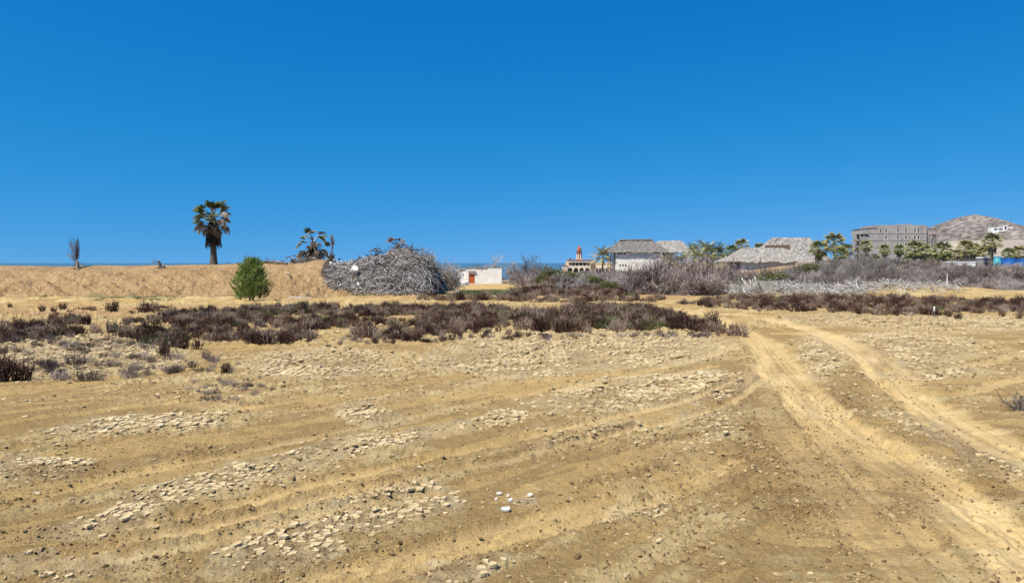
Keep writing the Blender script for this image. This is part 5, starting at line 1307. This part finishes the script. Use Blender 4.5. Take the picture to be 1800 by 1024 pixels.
# right open frame
for k in range(6):
    zt = Z(400 + k*11.6); MB().box(X(1627.1), X(1645), .5, 9, zt - .35, zt).build('slab', M['concrete'], ap)
for px in (1628, 1634, 1640.5, 1644): MB().box(X(px), X(px)+.4, .8, 1.2, -4, Z(400)).build('column', M['concrete'], ap)
MB().box(X(1627.1), X(1645), 7, 7.2, -4, Z(404)).build('recess_wall', M['concrete_dark'], ap)
MB().box(X(1636), X(1645.5), .2, .45, -4, Z(417)).build('side_wall', M['concrete_dark'], ap)  # shaded right side: the shade is put into a darker concrete colour
MB().box(X(1636), X(1645), .3, 4, Z(412.5), Z(411)).build('canopy', M['terracotta'], ap)
# scaffold masts left of the block
sc_ = empty('scaffold', (px_x(1504, 320), 320, WZ(472, 320)), 0, 'thin scaffold poles at the left side of the apartment block', 'scaffold')
def sx(px): return px_x(px, 320) - sc_.location.x
for px, top in ((1501.5, 418), (1505, 420), (1507, 424)): MB().box(sx(px), sx(px)+.14, 0, .14, 0, WZ(top, 320) - sc_.location.z).build('pole', M['metal'], sc_)
for py in (424, 430, 437): MB().box(sx(1501.5), sx(1507.5), .15, .25, WZ(py, 320) - sc_.location.z - .07, WZ(py, 320) - sc_.location.z + .07).build('brace', M['metal'], sc_)

# white villa on the hillside
Y = on_hill(1762, 407.5); YV = Y
vl = empty('white_villa', (px_x(1762,Y), Y, WZ(407,Y)), 0, 'long white modern villa high on the hillside at the right', 'villa')
ox, oz = vl.location.x, vl.location.z
X = lambda px: px_x(px, YV) - ox
Z = lambda py: WZ(py, YV) - oz
hs_ = [(X(a), X(b), Z(404.3), Z(401.5)) for a, b in ((1745,1752),(1753.5,1761),(1769,1777))] + [(X(1763.5), X(1767.5), Z(404), Z(397.5))]
holes(MB(), X(1742), X(1762), -4, Z(399.5), 0, 1, hs_[:2]).build('wall', M['paint'], vl)
holes(MB(), X(1762)+.02, X(1768.5), -4, Z(396), -.5, 1, [hs_[3]]).build('wall', M['paint'], vl)
holes(MB(), X(1768.5)+.02, X(1779), -4, Z(399.5), 0, 1, [hs_[2]]).build('wall', M['paint'], vl)
for h in hs_: MB().box(h[0], h[1], 1.1, 1.3, h[2], h[3]).build('window', M['glass'], vl)
MB().box(X(1740), X(1780), 1.4, 9, -4, Z(400)).build('rear_wing', M['stucco'], vl)
for (a, b, c, d, lb) in ((1737,1752,394.5,396.5,'long low white house above the villa on the hillside'),(1700,1712,417,418.5,'small low dark shelter on the pale slope below the hill')):
    Yh = on_hill((a+b)/2, d)
    r = empty('hill_house', (px_x(a,Yh), Yh, WZ(d,Yh)-4), 0, lb, 'house'); x1 = px_x(b,Yh) - px_x(a,Yh); z1 = WZ(c,Yh) - WZ(d,Yh) + 4
    MB().box(0, x1, 0, 5, 0, z1).build('wall', M['stucco'] if a > 1720 else M['concrete_dark'], r); MB().box(-.5, x1+.5, -.6, 5.6, z1 + .002, z1+.5).build('roof', M['concrete_dark'], r)

# water tanks and the white garden wall
def tank(px0, px1, top, Y, mt, label, legs=0):
    r_ = (px1-px0)/2*Y/F; cxp = (px0+px1)/2; x = px_x(cxp, Y); zt = WZ(top, Y); zb_ = tz(x, Y); r = empty('water_tank', (x, Y, zb_), 0, label, 'water tank'); h = zt - zb_
    MB().lathe(0, 0, [(r_*.97, 0), (r_, h*.1), (r_*.98, h*.12), (r_, h*.45), (r_*.975, h*.47), (r_, h*.8), (r_*.9, h*.9)], 28).build('tank_body', mt, r, smooth=False)
    MB().lathe(0, 0, [(r_*1.03, h*.9+.003), (r_*1.04, h*.93), (r_*.5, h*.98), (r_*.2, h)], 28).build('lid', mt, r)
tank(1745, 1759.5, 450.5, 112, M['tank_cyan'], 'cyan water tank right of the tallest fan palm')
tank(1761, 1785, 453, 110, M['tank_blue'], 'wide blue water tank in the middle of the three')
tank(1785.5, 1812, 454, 111, M['tank_blue'], 'blue water tank cut by the right edge of the frame')
r = empty('white_shack', (px_x(1727,114), 114, tz(px_x(1727,114),114)), 0, 'small white roofed grey box beside the cyan water tank', 'shack'); z1 = WZ(454,114) - r.location.z
MB().box(0, px_x(1736,114)-px_x(1727,114), 0, 1.5, 0, z1).build('wall', M['concrete'], r); MB().box(-.1, px_x(1736,114)-px_x(1727,114)+.1, -.1, 1.6, z1+.002, z1+.2).build('roof', M['paint'], r)
r = empty('garden_wall', (px_x(1664,108), 108, tz(px_x(1664,108),108)), 0, 'low white garden wall between the palms and the grey scrub', 'wall'); z1 = WZ(461,108) - r.location.z
MB().box(0, px_x(1714,108)-px_x(1664,108), 0, .25, -.3, z1).build('wall', M['paint'], r); MB().box(-.1, px_x(1714,108)-px_x(1664,108)+.1, -.06, .31, z1+.002, z1+.12).build('coping', M['paint'], r)
# far boundary wall/road strip under the hotel
r = empty('terrace_wall', (px_x(1000,230), 230, tz(px_x(1000,230),230)-.5), 0, 'long low pale wall between the scrub and the domed hotel', 'wall'); z1 = WZ(480.3,230) - r.location.z
MB().box(0, px_x(1082,230)-px_x(1000,230), 0, .4, 0, max(z1,.4)).build('wall', M['cream'], r)
hm_ = MB(); dn = empty  # dune edge by the house is terrain

# ---------------------------------------------------------------- small things in the foreground
x, y = G0(1642, 556)
stk = MB().lathe(0, 0, [(.028, 0), (.028, .36), (.02, .38)], 8).build('marker_stake', M['paint'], None, (x, y, float(ground_z(np.array([x]), np.array([y]))[0]) - .02)); tag(stk, 'thin white marker stake standing in the bushes right of the road', 'stake')
def shard(px, py, w, d, label, seed, up=.03):
    x, y = G0(px, py); rnd = random.Random(seed); n = 8; z = float(ground_z(np.array([x]), np.array([y]))[0]); mb = MB(); v = []; w *= .72; d *= .8; up *= .25
    ring = [(w/2*math.cos(2*math.pi*k/n)*rnd.uniform(.75,1.1), d/2*math.sin(2*math.pi*k/n)*rnd.uniform(.7,1.1)) for k in range(n)]
    for s_, h in ((1.0, .012), (.9, .0), (.5, .004)):
        for a, b in ring: v.append((a*s_, b*s_, h + (.006 if s_ == 1 else 0) + abs(a)*.12))
    f = [(i, (i+1)%n, (i+1)%n+n, i+n) for i in range(n)] + [(i, i+2*n, (i+1)%n+2*n, (i+1)%n) for i in range(n)] + [tuple(range(2*n, 3*n)), tuple(range(n, 2*n))[::-1]]
    mb.add(v, f); o = mb.build('shell_fragment', M['pebble'], None, (x, y, z + up)); o.rotation_euler = (.15, rnd.uniform(-.1,.1), 0); tag(o, label, 'shell fragment')
shard(889, 899, .13, .075, 'white shell fragment lying lowest and largest in the foreground, with a dark shadow', 1, .03)
shard(931, 872, .065, .06, 'small white shell fragment right of the cluster in the foreground', 2)
shard(877, 868, .09, .035, 'flat white shell fragment at the top of the foreground cluster', 3)
shard(893, 871, .04, .03, 'tiny white shell fragment beside the top one of the foreground cluster', 4)
shard(897, 882, .06, .045, 'cream shell fragment in the middle of the foreground cluster', 5)
shard(872, 878, .04, .03, 'tiny cream shell fragment at the left of the foreground cluster', 6)
# dead root at the right edge
x, y = G0(1790, 722); z = float(ground_z(np.array([x]), np.array([y]))[0])
rs = np.random.default_rng(77); parts, _ = branches(rs, 22, (3, 2), .24, 1.45, .006, K=4, up=.1, base=.08, wob=.3, sides=(4,3,3), dev=1.0, zmin=.0)
V, Fs = join(parts); dr_ = empty('dead_tumbleweed', (x, y, z), 0, 'flattened dark dead weed on the sand at the right edge', 'dead weed'); obj('twigs', mesh_np('twigs', V, Fs, M['twig_dark']), dr_)
P = np.array([[[-.05,0,0],[-.16,0,.09],[-.22,0,.13],[-.30,0,.26]]]); V, Fq = tubes(P, np.array([[.008,.007,.006,.003]]), 5); obj('stalk', mesh_np('stalk', V, [Fq], M['twig_dark']), dr_)

# thin curled flakes of dried mud, everywhere between the tracks (uncountable)
def flake(seed):
    rnd = random.Random(seed); n = 7; mb = MB(); ring = [(math.cos(2*math.pi*k/n)*rnd.uniform(.6,1.1), math.sin(2*math.pi*k/n)*rnd.uniform(.5,1.0)) for k in range(n)]
    v = [(a, b, .22*rnd.uniform(.3,1.5)) for a, b in ring] + [(a*.95, b*.95, -.15) for a, b in ring] + [(a*.5, b*.5, .12) for a, b in ring]
    mb.add(v, [(i, i+n, (i+1)%n+n, (i+1)%n) for i in range(n)] + [(i, (i+1)%n, (i+1)%n+2*n, i+2*n) for i in range(n)] + [tuple(range(2*n, 3*n))]); return mb.mesh('flake', M['flake'])
M['flake'] = mat('mud_flake', [(.28,.19,.09),(.40,.30,.155),(.53,.42,.25)], 3, .95, .3, 40, obrand=.35)
fk = [flake(i) for i in range(6)]
rng = np.random.default_rng(98); n = 90000
tt = rng.uniform(-.72, .72, n); yy = 1 / rng.uniform(1/34, 1/3.3, n); xx = tt * yy
u_ = (xx + yy) * .7071; v_ = (yy - xx) * .7071; pf, qf = proj(xx, yy, 0.0); lf = sst(1400, 1250, pf)
stv = fbm(u_ * .35, v_ * 3.2, 81, 4) * lf + fbm(xx * .35, yy * 3.0, 83, 4) * (1 - lf)
rgh = sst(.42, .60, fbm(xx * .8, yy * .8, 91, 4) * .5 + stv * .5); tm = np.full(n, 9., dtype=np.float32)
for pl_, tr in zip(_road, TR):
    P = np.array(pl_); kk = np.where((xx > P[:,0].min()-.6) & (xx < P[:,0].max()+.6) & (yy > P[:,1].min()-.6) & (yy < P[:,1].max()+.6))[0]
    if len(kk): d, _, _ = dist_poly(xx[kk], yy[kk], pl_[::2] + [pl_[-1]]); tm[kk] = np.minimum(tm[kk], d / tr[1])
crm = crustmask(pf, qf, xx, yy); k = (rng.uniform(0, 1, n) < (.02 + .28 * rgh + .75 * rgh * crm + .25 * crm) * (.08 + .92 * sst(4.5, 11, yy))) & (tm > 1.15)
xx, yy, qf = xx[k], yy[k], qf[k]; size = rng.uniform(.3, 1.1, len(xx)) * (.010 + .0038 * yy)
scatter('mud_flakes', np.stack([xx, yy, ground_z(xx, yy) - size*.02], 1), rng.uniform(0, 6.28, len(xx)), size, rng.integers(0, 6, len(xx)), fk, 'thin curled flakes of dried mud covering the sand between the wheel tracks', 'mud flakes', rng.normal(0, .12, (len(xx), 2)))
print('flakes', len(xx))

# crumbs, clods and pebbles loose on the ground (uncountable)
def clod(seed, mt):
    rng = np.random.default_rng(seed); import bmesh
    bm = bmesh.new(); bmesh.ops.create_icosphere(bm, subdivisions=1, radius=1)
    for v in bm.verts: v.co *= rng.uniform(.7, 1.25); v.co.z *= .55
    me = bpy.data.meshes.new('clod'); bm.to_mesh(me); bm.free(); me.materials.append(mt); return me
mc = mat('earth_clod', [(.15,.095,.042),(.27,.185,.09),(.42,.31,.17)], 6, .95, .4, 30, obrand=.6)
cl = [clod(i, mc) for i in range(4)]
rng = np.random.default_rng(99); n = 40000
tt = rng.uniform(-.72, .72, n); yy = 1 / rng.uniform(1/16, 1/3.4, n); xx = tt * yy
pxc, pyc = proj(xx, yy, 0.0)
dk = np.zeros(n)
for e in DARK: dk = np.maximum(dk, ell(pxc, pyc, *e))
tmc = np.full(n, 9., dtype=np.float32)
for pl_, tr in zip(_road, TR):
    P = np.array(pl_); kk = np.where((xx > P[:,0].min()-.6) & (xx < P[:,0].max()+.6) & (yy > P[:,1].min()-.6) & (yy < P[:,1].max()+.6))[0]
    if len(kk): d, _, _ = dist_poly(xx[kk], yy[kk], pl_[::2] + [pl_[-1]]); tmc[kk] = np.minimum(tmc[kk], d / tr[1])
edge = np.exp(-((tmc - 1.35) / .4) ** 2)
pr = .14 + .8 * edge + .9 * dk + .6 * sst(.5, .7, fbm(xx*.9, yy*.9, 91, 4)); k = rng.uniform(0, 1, n) < pr
xx, yy = xx[k], yy[k]; zz = ground_z(xx, yy)
size = rng.gamma(1.8, .0028, len(xx)) + .0035 + .0006 * (yy - 4)
scatter('loose_clods', np.stack([xx, yy, zz + size*.2], 1), rng.uniform(0, 6.28, len(xx)), np.clip(size, .003, .03), rng.integers(0, 4, len(xx)), cl, 'loose crumbs and clods of dry earth over the sandy ground', 'clods', rng.normal(0, .5, (len(xx), 2)))
